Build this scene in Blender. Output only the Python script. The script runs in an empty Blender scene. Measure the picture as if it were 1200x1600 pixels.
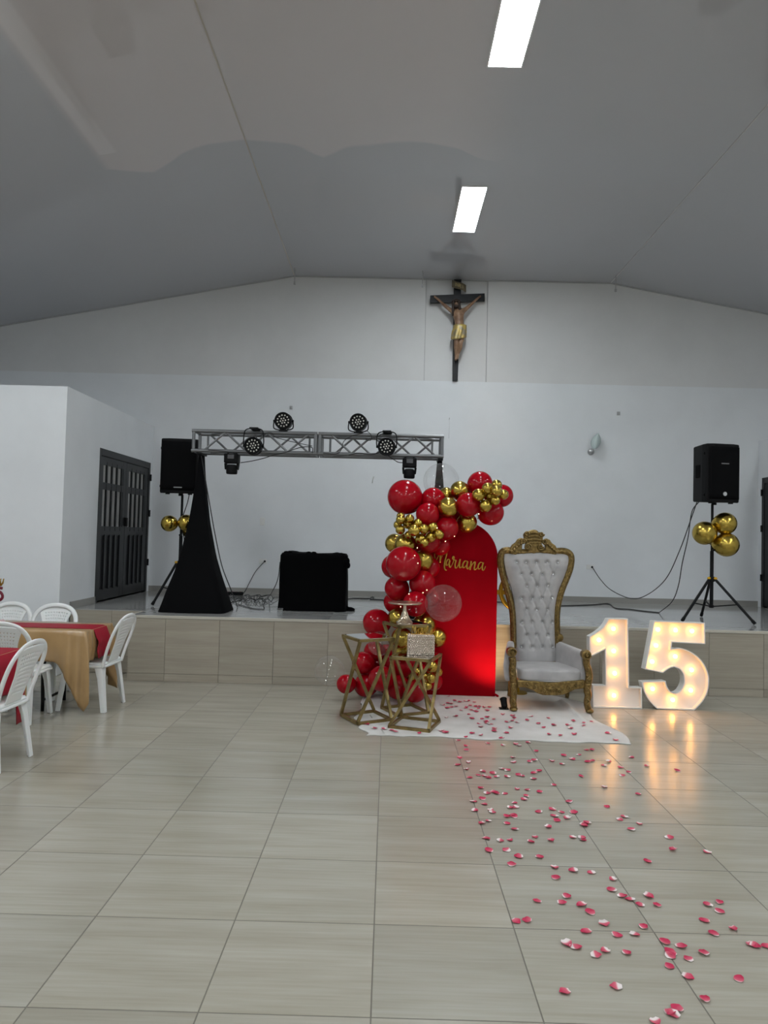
import bpy, bmesh, math, random
from math import sin, cos, pi, radians, sqrt, exp, atan2
from mathutils import Vector, Matrix, noise

# ---------------------------------------------------------------- camera
F, PITCH, YAW, ROLL, CAMH = 1126.43, 0.0323636, -0.0069184, 0.0251154, 1.67255
scene = bpy.context.scene
COL = scene.collection
_fw = Vector((sin(YAW)*cos(PITCH), cos(YAW)*cos(PITCH), sin(PITCH)))
_r0 = Vector((cos(YAW), -sin(YAW), 0)); _u0 = _r0.cross(_fw)
_rt = cos(ROLL)*_r0 + sin(ROLL)*_u0
_up = cos(ROLL)*_u0 - sin(ROLL)*_r0
CAM = Vector((0, 0, CAMH))
cd = bpy.data.cameras.new('camera'); cam = bpy.data.objects.new('camera', cd); COL.objects.link(cam)
cd.sensor_fit = 'VERTICAL'; cd.sensor_height = 32.0; cd.sensor_width = 24.0
cd.lens = F/1600*32.0; cd.clip_start = 0.05; cd.clip_end = 100
cam.matrix_world = Matrix(((_rt.x, _up.x, -_fw.x, 0), (_rt.y, _up.y, -_fw.y, 0), (_rt.z, _up.z, -_fw.z, CAMH), (0, 0, 0, 1)))
scene.camera = cam

# ---------------------------------------------------------------- world, exposure
w = bpy.data.worlds.new('world'); scene.world = w; w.use_nodes = True
w.node_tree.nodes['Background'].inputs[0].default_value = (0.5, 0.55, 0.6, 1)
w.node_tree.nodes['Background'].inputs[1].default_value = 0.05
vs = scene.view_settings
vs.view_transform = 'Standard'; vs.look = 'None'; vs.gamma = 1.0; vs.use_curve_mapping = False
vs.exposure = 0.78
LED_STRENGTH = 31.0        # the ceiling panels are the room's light
UPLIGHT_W = 25.0           # floor spot behind the throne leg
BULB_STRENGTH = 16.0       # bulbs in the big 1 and 5

def ray(x, y):
    return (x-600)*_rt - (y-800)*_up + F*_fw
def PY(x, y, Y):           # pixel -> point on the plane y = Y
    d = ray(x, y); return CAM + d*(Y/d.y)
def PZ(x, y, z=0.0):       # pixel -> point on the plane z
    d = ray(x, y); return CAM + d*((z-CAMH)/d.z)

# ---------------------------------------------------------------- materials
MATS = {}
def new_mat(name):
    m = bpy.data.materials.new(name); m.use_nodes = True
    nt = m.node_tree; return m, nt, nt.nodes['Principled BSDF']
def setp(b, **k):
    names = {'color': 'Base Color', 'rough': 'Roughness', 'metal': 'Metallic', 'spec': 'Specular IOR Level', 'coat': 'Coat Weight',
             'coatr': 'Coat Roughness', 'sheen': 'Sheen Weight', 'sss': 'Subsurface Weight', 'emit': 'Emission Color', 'estr': 'Emission Strength', 'ior': 'IOR', 'trans': 'Transmission Weight', 'sheenr': 'Sheen Roughness'}
    for kk, v in k.items():
        if kk in ('color', 'emit') and len(v) == 3: v = (*v, 1)
        b.inputs[names[kk]].default_value = v
def pm(name, color, rough=.5, metal=0., **k):
    if name in MATS: return MATS[name]
    m, nt, b = new_mat(name); setp(b, color=color, rough=rough, metal=metal, **k); MATS[name] = m; return m
def nd(nt, typ, **k):
    n = nt.nodes.new(typ)
    for a, v in k.items(): setattr(n, a, v)
    return n
def ramp(nt, fac, stops):
    r = nd(nt, 'ShaderNodeValToRGB'); e = r.color_ramp.elements
    while len(e) < len(stops): e.new(0.5)
    for el, (p, c) in zip(e, stops): el.position = p; el.color = (*c, 1)
    nt.links.new(fac, r.inputs[0]); return r.outputs[0]
def noise_tex(nt, vec, scale, detail=4, rough=.5, dim='3D', wsock=None):
    n = nd(nt, 'ShaderNodeTexNoise', noise_dimensions=dim)
    n.inputs['Scale'].default_value = scale; n.inputs['Detail'].default_value = detail; n.inputs['Roughness'].default_value = rough
    if vec is not None: nt.links.new(vec, n.inputs['Vector'])
    if wsock is not None: nt.links.new(wsock, n.inputs['W'])
    return n.outputs['Fac']
def mapping(nt, src, scale=(1, 1, 1), loc=(0, 0, 0)):
    mp = nd(nt, 'ShaderNodeMapping'); mp.inputs['Scale'].default_value = scale; mp.inputs['Location'].default_value = loc
    nt.links.new(src, mp.inputs['Vector']); return mp.outputs[0]
def coords(nt, which='Object'):
    return nd(nt, 'ShaderNodeTexCoord').outputs[which]
def bump(nt, b, height, strength=.3, dist=.01):
    n = nd(nt, 'ShaderNodeBump'); n.inputs['Strength'].default_value = strength; n.inputs['Distance'].default_value = dist
    nt.links.new(height, n.inputs['Height']); nt.links.new(n.outputs[0], b.inputs['Normal'])
def mathn(nt, op, a, bb=None):
    n = nd(nt, 'ShaderNodeMath', operation=op)
    for i, v in enumerate((a, bb)):
        if v is None: continue
        if isinstance(v, (int, float)): n.inputs[i].default_value = v
        else: nt.links.new(v, n.inputs[i])
    return n.outputs[0]
def mixc(nt, fac, a, bb, mode='MIX'):
    n = nd(nt, 'ShaderNodeMix', data_type='RGBA', blend_type=mode)
    for s, v in ((n.inputs[0], fac), (n.inputs[6], a), (n.inputs[7], bb)):
        if isinstance(v, (int, float)): s.default_value = v
        elif isinstance(v, tuple): s.default_value = (*v, 1) if len(v) == 3 else v
        else: nt.links.new(v, s)
    return n.outputs[2]

def stone_mat(name, dark, mid, light, rough, streak_axis, brick=None, spec=.5):
    """wood-look porcelain: fine streaks along one axis, each tile offset by its own random number"""
    m, nt, b = new_mat(name); MATS[name] = m
    oi = nd(nt, 'ShaderNodeObjectInfo'); wv = mathn(nt, 'MULTIPLY', oi.outputs['Random'], 37.0)
    c = coords(nt, 'Object')
    sc1 = [60, 60, 60]; sc1[streak_axis] = 2.0
    sc2 = [9, 9, 9]; sc2[streak_axis] = 1.1
    n1 = noise_tex(nt, mapping(nt, c, sc1), 1.0, 5, .6, '4D', wv)
    n2 = noise_tex(nt, mapping(nt, c, sc2), 1.0, 4, .55, '4D', wv)
    f = mathn(nt, 'ADD', mathn(nt, 'MULTIPLY', n1, .45), mathn(nt, 'MULTIPLY', n2, .55))
    col = ramp(nt, f, [(.32, dark), (.5, mid), (.68, light)])
    tint = ramp(nt, oi.outputs['Random'], [(0, (.93, .93, .93)), (1, (1.04, 1.03, 1.02))])
    col = mixc(nt, 1.0, col, tint, 'MULTIPLY')
    if brick:
        bt = nd(nt, 'ShaderNodeTexBrick', offset=0.0)
        bt.inputs['Scale'].default_value = 1; bt.inputs['Brick Width'].default_value = .6; bt.inputs['Row Height'].default_value = .6
        bt.inputs['Mortar Size'].default_value = .003; bt.inputs['Color1'].default_value = bt.inputs['Color2'].default_value = (1, 1, 1, 1); bt.inputs['Mortar'].default_value = (.35, .33, .3, 1)
        nt.links.new(mapping(nt, c, (1, 1, 1), brick), bt.inputs['Vector'])
        col = mixc(nt, 1.0, col, bt.outputs['Color'], 'MULTIPLY')
    nt.links.new(col, b.inputs['Base Color'])
    rr = mathn(nt, 'ADD', mathn(nt, 'MULTIPLY', n2, .10), rough-.05); nt.links.new(rr, b.inputs['Roughness'])
    setp(b, spec=spec); bump(nt, b, n2, .05, .002)
    return m
M_TILE = stone_mat('floor_tile', dark=(.312, .284, .228), mid=(.372, .347, .286), light=(.425, .402, .344), rough=.20, streak_axis=0, spec=.75)
M_FLOOR = stone_mat('floor_far', (.312, .284, .228), (.372, .347, .286), (.425, .402, .344), .20, 0, brick=(.0195, -2.556, 0))
M_RISER = stone_mat('riser_tile', (.30, .265, .21), (.36, .322, .26), (.42, .385, .315), .42, 0)
M_STAGE = stone_mat('stage_tile', (.34, .34, .33), (.40, .40, .39), (.46, .46, .45), .10, 0)
M_SKIRT = pm('skirting', (.31, .30, .275), .35)
M_GROUT = pm('grout', (.16, .145, .12), .9)
M_EDGE = pm('stage_edge_trim', (.50, .47, .40), .35)

def paint_mat(name, col, rough=.6, amt=.05, scale=1.2):
    m, nt, b = new_mat(name); MATS[name] = m
    c = coords(nt); n = noise_tex(nt, c, scale, 5, .6)
    d = tuple(x*(1-amt) for x in col)
    nt.links.new(ramp(nt, n, [(.35, d), (.6, col)]), b.inputs['Base Color'])
    bump(nt, b, noise_tex(nt, c, 40, 3), .05, .002); setp(b, rough=rough, spec=.3)
    return m
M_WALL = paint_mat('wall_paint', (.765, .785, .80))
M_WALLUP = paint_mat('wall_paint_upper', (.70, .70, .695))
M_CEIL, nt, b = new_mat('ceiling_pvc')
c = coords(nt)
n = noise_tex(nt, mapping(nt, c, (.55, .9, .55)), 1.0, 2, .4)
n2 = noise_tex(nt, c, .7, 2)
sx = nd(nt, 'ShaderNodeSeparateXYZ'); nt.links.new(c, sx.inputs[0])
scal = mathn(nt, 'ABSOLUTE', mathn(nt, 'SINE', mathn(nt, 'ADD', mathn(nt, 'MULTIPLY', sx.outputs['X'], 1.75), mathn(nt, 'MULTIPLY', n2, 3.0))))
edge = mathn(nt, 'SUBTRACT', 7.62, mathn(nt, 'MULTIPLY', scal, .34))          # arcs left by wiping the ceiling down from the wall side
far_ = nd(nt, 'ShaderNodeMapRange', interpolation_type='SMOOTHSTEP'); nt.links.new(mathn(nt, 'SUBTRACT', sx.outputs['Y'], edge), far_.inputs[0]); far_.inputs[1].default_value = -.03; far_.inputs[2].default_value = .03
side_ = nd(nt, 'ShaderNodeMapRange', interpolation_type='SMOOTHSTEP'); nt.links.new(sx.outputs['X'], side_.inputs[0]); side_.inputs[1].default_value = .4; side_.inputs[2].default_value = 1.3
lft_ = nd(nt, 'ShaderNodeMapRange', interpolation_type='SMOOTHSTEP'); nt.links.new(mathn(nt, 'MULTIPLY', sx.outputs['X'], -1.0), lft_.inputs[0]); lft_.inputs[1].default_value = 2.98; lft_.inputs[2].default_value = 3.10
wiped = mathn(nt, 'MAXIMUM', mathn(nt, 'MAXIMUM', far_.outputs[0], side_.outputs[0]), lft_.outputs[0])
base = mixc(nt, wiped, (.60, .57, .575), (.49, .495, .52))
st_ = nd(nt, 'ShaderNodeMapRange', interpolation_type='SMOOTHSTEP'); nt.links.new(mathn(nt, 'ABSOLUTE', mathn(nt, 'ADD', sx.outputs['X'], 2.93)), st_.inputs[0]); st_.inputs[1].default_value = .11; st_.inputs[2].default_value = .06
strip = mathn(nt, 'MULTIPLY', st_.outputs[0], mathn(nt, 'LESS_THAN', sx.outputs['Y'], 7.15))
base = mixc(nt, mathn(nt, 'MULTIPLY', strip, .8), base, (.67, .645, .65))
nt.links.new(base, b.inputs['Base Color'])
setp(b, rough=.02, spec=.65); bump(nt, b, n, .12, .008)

M_BLACK = pm('black_plastic', (.004, .004, .0045), .6, spec=.16)
M_BLACKM = pm('black_metal', (.005, .005, .0055), .5, spec=.2)
M_GRILLE = pm('speaker_grille', (.0025, .0025, .003), .8, spec=.1)
M_WHITEP = pm('white_plastic', (.80, .81, .80), .32, sss=.05)
M_ALU = pm('aluminium', (.20, .205, .21), .45, .7)
M_STEEL = pm('steel', (.5, .5, .5), .3, .9)
M_DOOR = pm('door_paint', (.012, .013, .0145), .4, spec=.35)
M_GLASSP = pm('frosted_glass', (.62, .72, .70), .25, trans=.35)
M_WHITE = pm('white_enamel', (.82, .82, .82), .45)
M_OUTLET = pm('outlet_plastic', (.75, .75, .73), .4)
M_CABLE = pm('cable_rubber', (.012, .012, .012), .5)
M_YELLOW = pm('yellow_plastic', (.75, .42, .02), .4)
def emis(name, col, s):
    m = bpy.data.materials.new(name); m.use_nodes = True; nt = m.node_tree
    nt.nodes.remove(nt.nodes['Principled BSDF']); e = nd(nt, 'ShaderNodeEmission'); e.inputs[0].default_value = (*col, 1); e.inputs[1].default_value = s
    nt.links.new(e.outputs[0], nt.nodes['Material Output'].inputs[0]); MATS[name] = m; return m
M_LED = emis('led_diffuser', (.90, .96, 1.0), LED_STRENGTH)
M_BULB = emis('warm_bulb', (1.0, .42, .085), BULB_STRENGTH)
M_FAIRY = emis('fairy_bulb', (1.0, .66, .36), 3.5)

# ---------------------------------------------------------------- mesh builder
def catmull(pts, n=6, closed=False):
    P = [Vector(p) for p in pts]; out = []; L = len(P)
    rng = range(L) if closed else range(L-1)
    for i in rng:
        p1, p2 = P[i], P[(i+1) % L]
        p0 = P[i-1] if (closed or i > 0) else p1*2-p2
        p3 = P[(i+2) % L] if (closed or i+2 < L) else p2*2-p1
        for k in range(n):
            t = k/n
            out.append(.5*((2*p1)+(p2-p0)*t+(2*p0-5*p1+4*p2-p3)*t*t+(3*p1-p0-3*p2+p3)*t**3))
    if not closed: out.append(P[-1])
    return out

class MB:
    def __init__(s): s.v = []; s.f = []
    def add(s, verts, faces, M=None):
        o = len(s.v)
        s.v += [tuple(M @ Vector(p)) if M else tuple(p) for p in verts]
        s.f += [tuple(i+o for i in f) for f in faces]; return s
    def box(s, c, size, M=None):
        x, y, z = c; a, b_, d = (q/2 for q in size)
        vs_ = [(x+i*a, y+j*b_, z+k*d) for i in (-1, 1) for j in (-1, 1) for k in (-1, 1)]
        return s.add(vs_, [(0, 1, 3, 2), (4, 6, 7, 5), (0, 4, 5, 1), (2, 3, 7, 6), (0, 2, 6, 4), (1, 5, 7, 3)], M)
    def box2(s, lo, hi, M=None):
        return s.box([(a+b_)/2 for a, b_ in zip(lo, hi)], [b_-a for a, b_ in zip(lo, hi)], M)
    def tube(s, path, r, seg=8, closed=False, caps=True, flat=None, M=None):
        """sweep; r number or list; flat=(normal vec, ratio) squashes the section along that vector"""
        P = [Vector(p) for p in path]; n = len(P)
        R = r if isinstance(r, (list, tuple)) else [r]*n
        T = []
        for i in range(n):
            a = P[i-1] if (i > 0 or closed) else P[i]
            b_ = P[(i+1) % n] if (i < n-1 or closed) else P[i]
            t = (b_-a); T.append(t.normalized() if t.length > 1e-9 else Vector((0, 0, 1)))
        ref = Vector((0, 0, 1)) if abs(T[0].z) < .9 else Vector((1, 0, 0))
        N = (ref - T[0]*ref.dot(T[0])).normalized(); vs_ = []
        for i in range(n):
            N = N - T[i]*N.dot(T[i])
            N = N.normalized() if N.length > 1e-6 else T[i].orthogonal().normalized()
            B = T[i].cross(N)
            for k in range(seg):
                a = 2*pi*k/seg; off = (N*cos(a)+B*sin(a))*R[i]
                if flat: fn, q = flat; off = off - fn*off.dot(fn)*(1-q)
                vs_.append(P[i]+off)
        fs = []
        for i in range(n if closed else n-1):
            j = (i+1) % n
            for k in range(seg):
                l = (k+1) % seg; fs.append((i*seg+k, i*seg+l, j*seg+l, j*seg+k))
        if caps and not closed:
            fs.append(tuple(range(seg-1, -1, -1))); fs.append(tuple((n-1)*seg+k for k in range(seg)))
        return s.add(vs_, fs, M)
    def bar(s, a, b_, w, M=None, h=None):
        """square bar between two points"""
        a, b_ = Vector(a), Vector(b_); t = (b_-a).normalized()
        ref = Vector((0, 0, 1)) if abs(t.z) < .95 else Vector((0, 1, 0))
        n1 = t.cross(ref).normalized(); n2 = n1.cross(t); h = h or w
        vs_ = [p+n1*(i*w/2)+n2*(j*h/2) for p in (a, b_) for i, j in ((-1, -1), (1, -1), (1, 1), (-1, 1))]
        return s.add(vs_, [(3, 2, 1, 0), (4, 5, 6, 7)]+[(i, (i+1) % 4, 4+(i+1) % 4, 4+i) for i in range(4)], M)
    def lathe(s, prof, seg=20, M=None, caps=True):
        """profile [(r, z)] about z"""
        vs_ = [(r*cos(2*pi*k/seg), r*sin(2*pi*k/seg), z) for r, z in prof for k in range(seg)]; n = len(prof)
        fs = [(i*seg+k, i*seg+(k+1) % seg, (i+1)*seg+(k+1) % seg, (i+1)*seg+k) for i in range(n-1) for k in range(seg)]
        if caps: fs.append(tuple(range(seg-1, -1, -1))); fs.append(tuple((n-1)*seg+k for k in range(seg)))
        return s.add(vs_, fs, M)
    def ball(s, c, r, seg=10, rings=6, sc=(1, 1, 1), M=None):
        c = Vector(c); vs_ = [c+Vector((0, 0, r*sc[2]))]
        for i in range(1, rings):
            a = pi*i/rings
            for k in range(seg):
                t = 2*pi*k/seg; vs_.append(c+Vector((r*sc[0]*sin(a)*cos(t), r*sc[1]*sin(a)*sin(t), r*sc[2]*cos(a))))
        vs_.append(c-Vector((0, 0, r*sc[2]))); e = len(vs_)-1
        fs = [(0, 1+k, 1+(k+1) % seg) for k in range(seg)]
        for i in range(rings-2):
            for k in range(seg):
                a, b_ = 1+i*seg+k, 1+i*seg+(k+1) % seg; fs.append((a, a+seg, b_+seg, b_))
        o = 1+(rings-2)*seg; fs += [(o+(k+1) % seg, o+k, e) for k in range(seg)]
        return s.add(vs_, fs, M)
    def prism(s, poly, y0, y1, M=None):
        """poly [(x, z)] extruded from y0 to y1"""
        n = len(poly); vs_ = [(x, y0, z) for x, z in poly]+[(x, y1, z) for x, z in poly]
        return s.add(vs_, [tuple(range(n)), tuple(range(2*n-1, n-1, -1))]+[(i, n+i, n+(i+1) % n, (i+1) % n) for i in range(n)], M)
    def grid(s, fn, nu, nv, M=None, closeu=False, skip=None):
        vs_ = [fn(i/(nu if closeu else nu-1), j/(nv-1)) for j in range(nv) for i in range(nu)]; fs = []
        for j in range(nv-1):
            for i in range(nu if closeu else nu-1):
                if skip and skip(i, j): continue
                k = (i+1) % nu; fs.append((j*nu+i, j*nu+k, (j+1)*nu+k, (j+1)*nu+i))
        return s.add(vs_, fs, M)
    def rbox(s, c, size, p=.25, nu=24, nv=14, M=None):
        """superellipsoid: a soft cushion"""
        def sg(x, e): return math.copysign(abs(x)**e, x)
        cx, cy, cz = c; a, b_, d = (q/2 for q in size)
        def fn(u, v):
            t = 2*pi*u; ph = -pi/2+pi*v
            return (cx+a*sg(cos(ph), p)*sg(cos(t), p), cy+b_*sg(cos(ph), p)*sg(sin(t), p), cz+d*sg(sin(ph), p))
        return s.grid(fn, nu, nv, M, closeu=True)
    def mesh(s, name, smooth=False, merge=False, recalc=True):
        me = bpy.data.meshes.new(name); me.from_pydata(s.v, [], s.f)
        bm = bmesh.new(); bm.from_mesh(me)
        if merge: bmesh.ops.remove_doubles(bm, verts=bm.verts, dist=1e-5)
        if recalc: bmesh.ops.recalc_face_normals(bm, faces=bm.faces)
        bm.to_mesh(me); bm.free()
        if smooth: me.polygons.foreach_set('use_smooth', [True]*len(me.polygons))
        me.update(); return me
    def build(s, name, mat, parent=None, smooth=False, loc=None, rotz=0, bevel=0, bseg=2, auto=None, solid=None, sub=0, kind=None, label=None, merge=False, recalc=True):
        me = s.mesh(name, smooth or auto is not None, merge, recalc)
        if auto is not None:
            try: me.set_sharp_from_angle(angle=radians(auto))
            except Exception: pass
        return link(name, me, mat, parent, loc, rotz, bevel, bseg, solid, sub, kind, label)
def link(name, me, mat, parent=None, loc=None, rotz=0, bevel=0, bseg=2, solid=None, sub=0, kind=None, label=None):
    if mat and not me.materials: me.materials.append(mat)
    o = bpy.data.objects.new(name, me); COL.objects.link(o)
    if parent: o.parent = parent
    if loc is not None: o.location = loc
    if rotz: o.rotation_euler = (0, 0, rotz)
    if solid: md = o.modifiers.new('thickness', 'SOLIDIFY'); md.thickness = solid; md.offset = 0
    if sub: md = o.modifiers.new('subdivision', 'SUBSURF'); md.levels = md.render_levels = sub
    if bevel: md = o.modifiers.new('bevel', 'BEVEL'); md.width = bevel; md.segments = bseg; md.limit_method = 'ANGLE'; md.angle_limit = radians(40)
    if kind: o['kind'] = kind
    if label: o['label'] = label
    return o
def tag(o, label, cat, group=None):
    o['label'] = label; o['category'] = cat
    if group: o['group'] = group
    return o
def thing(name, label, cat, loc=(0, 0, 0), rotz=0, group=None):
    o = bpy.data.objects.new(name, None); COL.objects.link(o); o.empty_display_size = .1
    o.location = loc; o.rotation_euler = (0, 0, rotz); return tag(o, label, cat, group)
def struct(o): o['kind'] = 'structure'; return o
def copy_tree(o, parent=None):
    c_ = o.copy(); COL.objects.link(c_); c_.parent = parent
    for ch in [q for q in o.children]: copy_tree(ch, c_)
    return c_
def Mrot(loc, rx=0, ry=0, rz=0):
    return Matrix.Translation(loc) @ Matrix.Rotation(rz, 4, 'Z') @ Matrix.Rotation(ry, 4, 'Y') @ Matrix.Rotation(rx, 4, 'X')
# ================================================================ the setting
TX0, TY0, T = -0.0195, 2.556, 0.6
STG_Y, STG_Z, BACK_Y, CZ = 8.0, 0.72, 11.2, 5.72
XL, XR, YB = -7.2, 9.0, -26.0
SLX, SRX = -3.70, 5.72            # inner faces of the two low side rooms
CLX, CRX = -1.58, 3.39            # edges of the flat strip of ceiling
SL, SR = .195, .175
zl, zr = CZ-SL*(CLX-XL), CZ-SR*(XR-CRX)

m = MB(); m.add([(XL, YB, -.005), (XR, YB, -.005), (XR, BACK_Y, -.005), (XL, BACK_Y, -.005)], [(0, 1, 2, 3)])
floor = struct(m.build('floor', M_FLOOR))
floor['label'] = 'beige wood-grain tiled hall floor'
m = MB(); m.box((0, 0, -.0035), (.5944, .5944, .007)); tile_me = m.mesh('tile')
tile_me.materials.append(M_TILE)
for j in range(-2, 9):
    for k in range(-8, 10):
        link('tile', tile_me, None, floor, (TX0+(k+.5)*T, TY0+(j+.5)*T, 0))
m = MB(); m.box((0, 0, -.0035), (.5955, .038, .007)); cut_me = m.mesh('tile'); cut_me.materials.append(M_TILE)
for k in range(-8, 10): link('tile', cut_me, None, floor, (TX0+(k+.5)*T, 7.978, 0))
m = MB(); m.box2((-4.84, 1.35, -.012), (5.98, 7.998, -.0052)); g = m.build('grout_bed', M_GROUT, floor)
g.location.z = .0042

# stage: body, top tiles, riser tiles, pale edge trim
NX, NY = -2.85, 8.42               # the stage front steps back left of NX
m = MB(); m.box2((NX, STG_Y+.010, 0), (XR, BACK_Y, STG_Z-.008)); m.box2((SLX-.12, NY+.010, 0), (NX, BACK_Y, STG_Z-.008))
stage = struct(m.build('stage', M_GROUT)); stage['label'] = 'raised stage with beige tiled front along the back wall'
def tilebox(name, lo, hi, mat, parent, bevel=0):
    c_ = [(a+b_)/2 for a, b_ in zip(lo, hi)]; q = MB(); q.box((0, 0, 0), [b_-a for a, b_ in zip(lo, hi)])
    return q.build(name, mat, parent, loc=c_)
def row_x(x0, x1, start):
    xs = [x0]; k = start
    while k < x0+.02: k += T
    while k < x1-.02: xs.append(k); k += T
    xs.append(x1); return list(zip(xs[:-1], xs[1:]))
g_ = .002
jx = PY(258, 1000, 8.0).x
for a, b_ in row_x(NX, SRX+1.5, jx):
    tilebox('tile', (a+g_, STG_Y, .088), (b_-g_, STG_Y+.010, .690), M_RISER, stage)
    tilebox('tile', (a+g_, STG_Y, .001), (b_-g_, STG_Y+.010, .084), M_RISER, stage)
for a, b_ in row_x(SLX, NX, -3.2):
    for z0, z1 in ((.001, .19), (.193, .46), (.463, .715)):
        tilebox('tile', (a+g_, NY, z0), (b_-g_, NY+.010, z1), M_RISER, stage)
for z0, z1 in ((.001, .19), (.193, .46), (.463, .69)):
    tilebox('tile', (NX-.0005, STG_Y+.012, z0), (NX+.0095, NY-.002, z1), M_RISER, stage)
m = MB(); m.box2((NX-.006, STG_Y-.006, .692), (SRX+1.5, STG_Y+.03, STG_Z+.002)); m.box2((NX-.006, STG_Y+.03, .692), (NX+.02, NY, STG_Z+.002))
m.build('edge_trim', M_EDGE, stage, bevel=.003, label='pale trim along the stage edge')
ys = [STG_Y+.032]+[STG_Y+.47+i*T for i in range(6)]; ys = [y for y in ys if y < BACK_Y-.02]+[BACK_Y]
for y0, y1 in zip(ys[:-1], ys[1:]):
    for a, b_ in row_x(NX+.022, SRX+.6, jx): tilebox('tile', (a+g_/2, y0+g_/2, STG_Z-.008), (b_-g_/2, y1-g_/2, STG_Z), M_STAGE, stage)
    if y1 > NY+.1:
        for a, b_ in row_x(SLX-.1, NX+.020, -3.2): tilebox('tile', (a+g_/2, max(y0, NY)+g_/2, STG_Z-.008), (b_-g_/2, y1-g_/2, STG_Z), M_STAGE, stage)

# back wall: lower part stands a little proud, a shallow panel is framed behind the crucifix
LEDGE = 4.105
pxl, pxr = .503, 1.462
def ceil_z(x): return CZ-SL*(CLX-x) if x < CLX else (CZ-SR*(x-CRX) if x > CRX else CZ)
m = MB()
poly = [(XL, LEDGE), (pxl, LEDGE), (pxl, CZ+.05), (CLX, CZ+.05), (XL, zl+.05)]; m.prism(poly, BACK_Y+.02, BACK_Y+.2)
poly = [(pxr, LEDGE), (XR, LEDGE), (XR, zr+.05), (CRX, CZ+.05), (pxr, CZ+.05)]; m.prism(poly, BACK_Y+.02, BACK_Y+.2)
m.box2((pxl-.02, BACK_Y+.055, LEDGE-.05), (pxr+.02, BACK_Y+.2, CZ+.05))
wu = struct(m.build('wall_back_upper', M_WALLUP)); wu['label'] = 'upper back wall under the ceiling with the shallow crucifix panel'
m = MB(); m.box2((XL, BACK_Y, 0), (XR, BACK_Y+.2, LEDGE)); wb = struct(m.build('wall_back', M_WALL)); wb['label'] = 'white back wall behind the stage'
m = MB(); m.box2((SLX, BACK_Y-.012, STG_Z), (SRX, BACK_Y, STG_Z+.085)); bb = struct(m.build('baseboard_back', M_SKIRT)); bb['label'] = 'grey tile baseboard under the back wall'

for xx, nm in ((pxl-.006, 'trim_4'), (pxr+.006, 'trim_5')):
    m = MB(); m.box2((xx-.003, BACK_Y+.012, LEDGE), (xx+.003, BACK_Y+.022, CZ-.02)); o = struct(m.build(nm, pm('panel_joint', (.33, .33, .33), .6))); o['label'] = 'thin joint strip at the side of the crucifix panel'
# ceiling: flat strip with a sloping flank on each side
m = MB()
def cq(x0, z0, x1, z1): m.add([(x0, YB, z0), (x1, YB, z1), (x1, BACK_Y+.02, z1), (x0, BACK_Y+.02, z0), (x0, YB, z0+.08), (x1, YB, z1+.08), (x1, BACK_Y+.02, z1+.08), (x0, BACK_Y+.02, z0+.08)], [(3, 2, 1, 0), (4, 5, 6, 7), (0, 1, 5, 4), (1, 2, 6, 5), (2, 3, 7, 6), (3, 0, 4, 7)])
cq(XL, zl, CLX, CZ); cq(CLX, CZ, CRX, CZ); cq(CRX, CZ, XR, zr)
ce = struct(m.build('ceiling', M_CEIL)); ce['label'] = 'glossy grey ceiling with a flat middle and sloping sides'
m = MB(); m.bar((CLX, YB, CZ-.004), (CLX, BACK_Y, CZ-.002), .014, h=.004); o = struct(m.build('trim_1', pm('seam_trim', (.50, .46, .40), .4))); o['label'] = 'thin seam strip where the ceiling slope over the tables begins'
m = MB(); m.bar((CRX, YB, CZ-.004), (CRX, BACK_Y, CZ-.002), .012, h=.004); o = struct(m.build('trim_2', pm('seam_trim2', (.55, .54, .53), .4))); o['label'] = 'thin seam strip where the right ceiling slope begins'
m = MB()
for x0, x1 in ((XL, CLX), (CLX, CRX), (CRX, XR)):
    m.bar((x0, BACK_Y+.010, ceil_z(x0)-.008), (x1, BACK_Y+.010, ceil_z(x1)-.008), .02, h=.016)
o = struct(m.build('trim_3', pm('edge_trim_grey', (.42, .42, .42), .4))); o['label'] = 'grey edge strip between ceiling and back wall'
# hall walls
for nm, lo, hi in (('wall_left', (XL-.2, YB, 0), (XL, BACK_Y, zl+.05)), ('wall_right', (XR, YB, 0), (XR+.2, BACK_Y, zr+.05)), ('wall_front', (XL, YB-.2, 0), (XR, YB, CZ+.1))):
    m = MB(); m.box2(lo, hi); o = struct(m.build(nm, M_WALL)); o['label'] = {'wall_left': 'hall wall on the dining table side', 'wall_right': 'hall wall on the numerals side', 'wall_front': 'wall at the far end of the hall'}[nm]

# low side rooms with barred double doors onto the stage
SRZ, FY = 3.25, 8.15
DY0, DY1, DZ1 = 9.13, 11.10, 2.70
def side_room(sx, face, outer, nm, lab):
    m = MB(); t = .12*sx
    m.box2((min(face, face+t), FY+.12, 0), (max(face, face+t), DY0, SRZ))
    m.box2((min(face, face+t), DY1, 0), (max(face, face+t), BACK_Y, SRZ))
    m.box2((min(face, face+t), DY0, DZ1), (max(face, face+t), DY1, SRZ))
    m.box2((min(face, face+t), DY0, 0), (max(face, face+t), DY1, STG_Z))
    m.box2((min(face, outer), FY, 0), (max(face, outer), FY+.12, SRZ))
    m.box2((min(face, outer), FY, SRZ), (max(face, outer), BACK_Y, SRZ+.03))
    o = struct(m.build(nm, M_WALL)); o['label'] = lab
    bmid = face+sx*1.6
    m = MB(); m.box2((min(bmid, bmid+.05*sx), FY+.12, 0), (max(bmid, bmid+.05*sx), BACK_Y, SRZ)); q = m.build('inner_wall', M_WALL, o)
side_room(-1, SLX, XL, 'wall_side_left', 'white low side room beside the stage with a barred black door')
side_room(1, SRX, XR, 'wall_side_right', 'white low side room at the numerals end of the stage')
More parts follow.
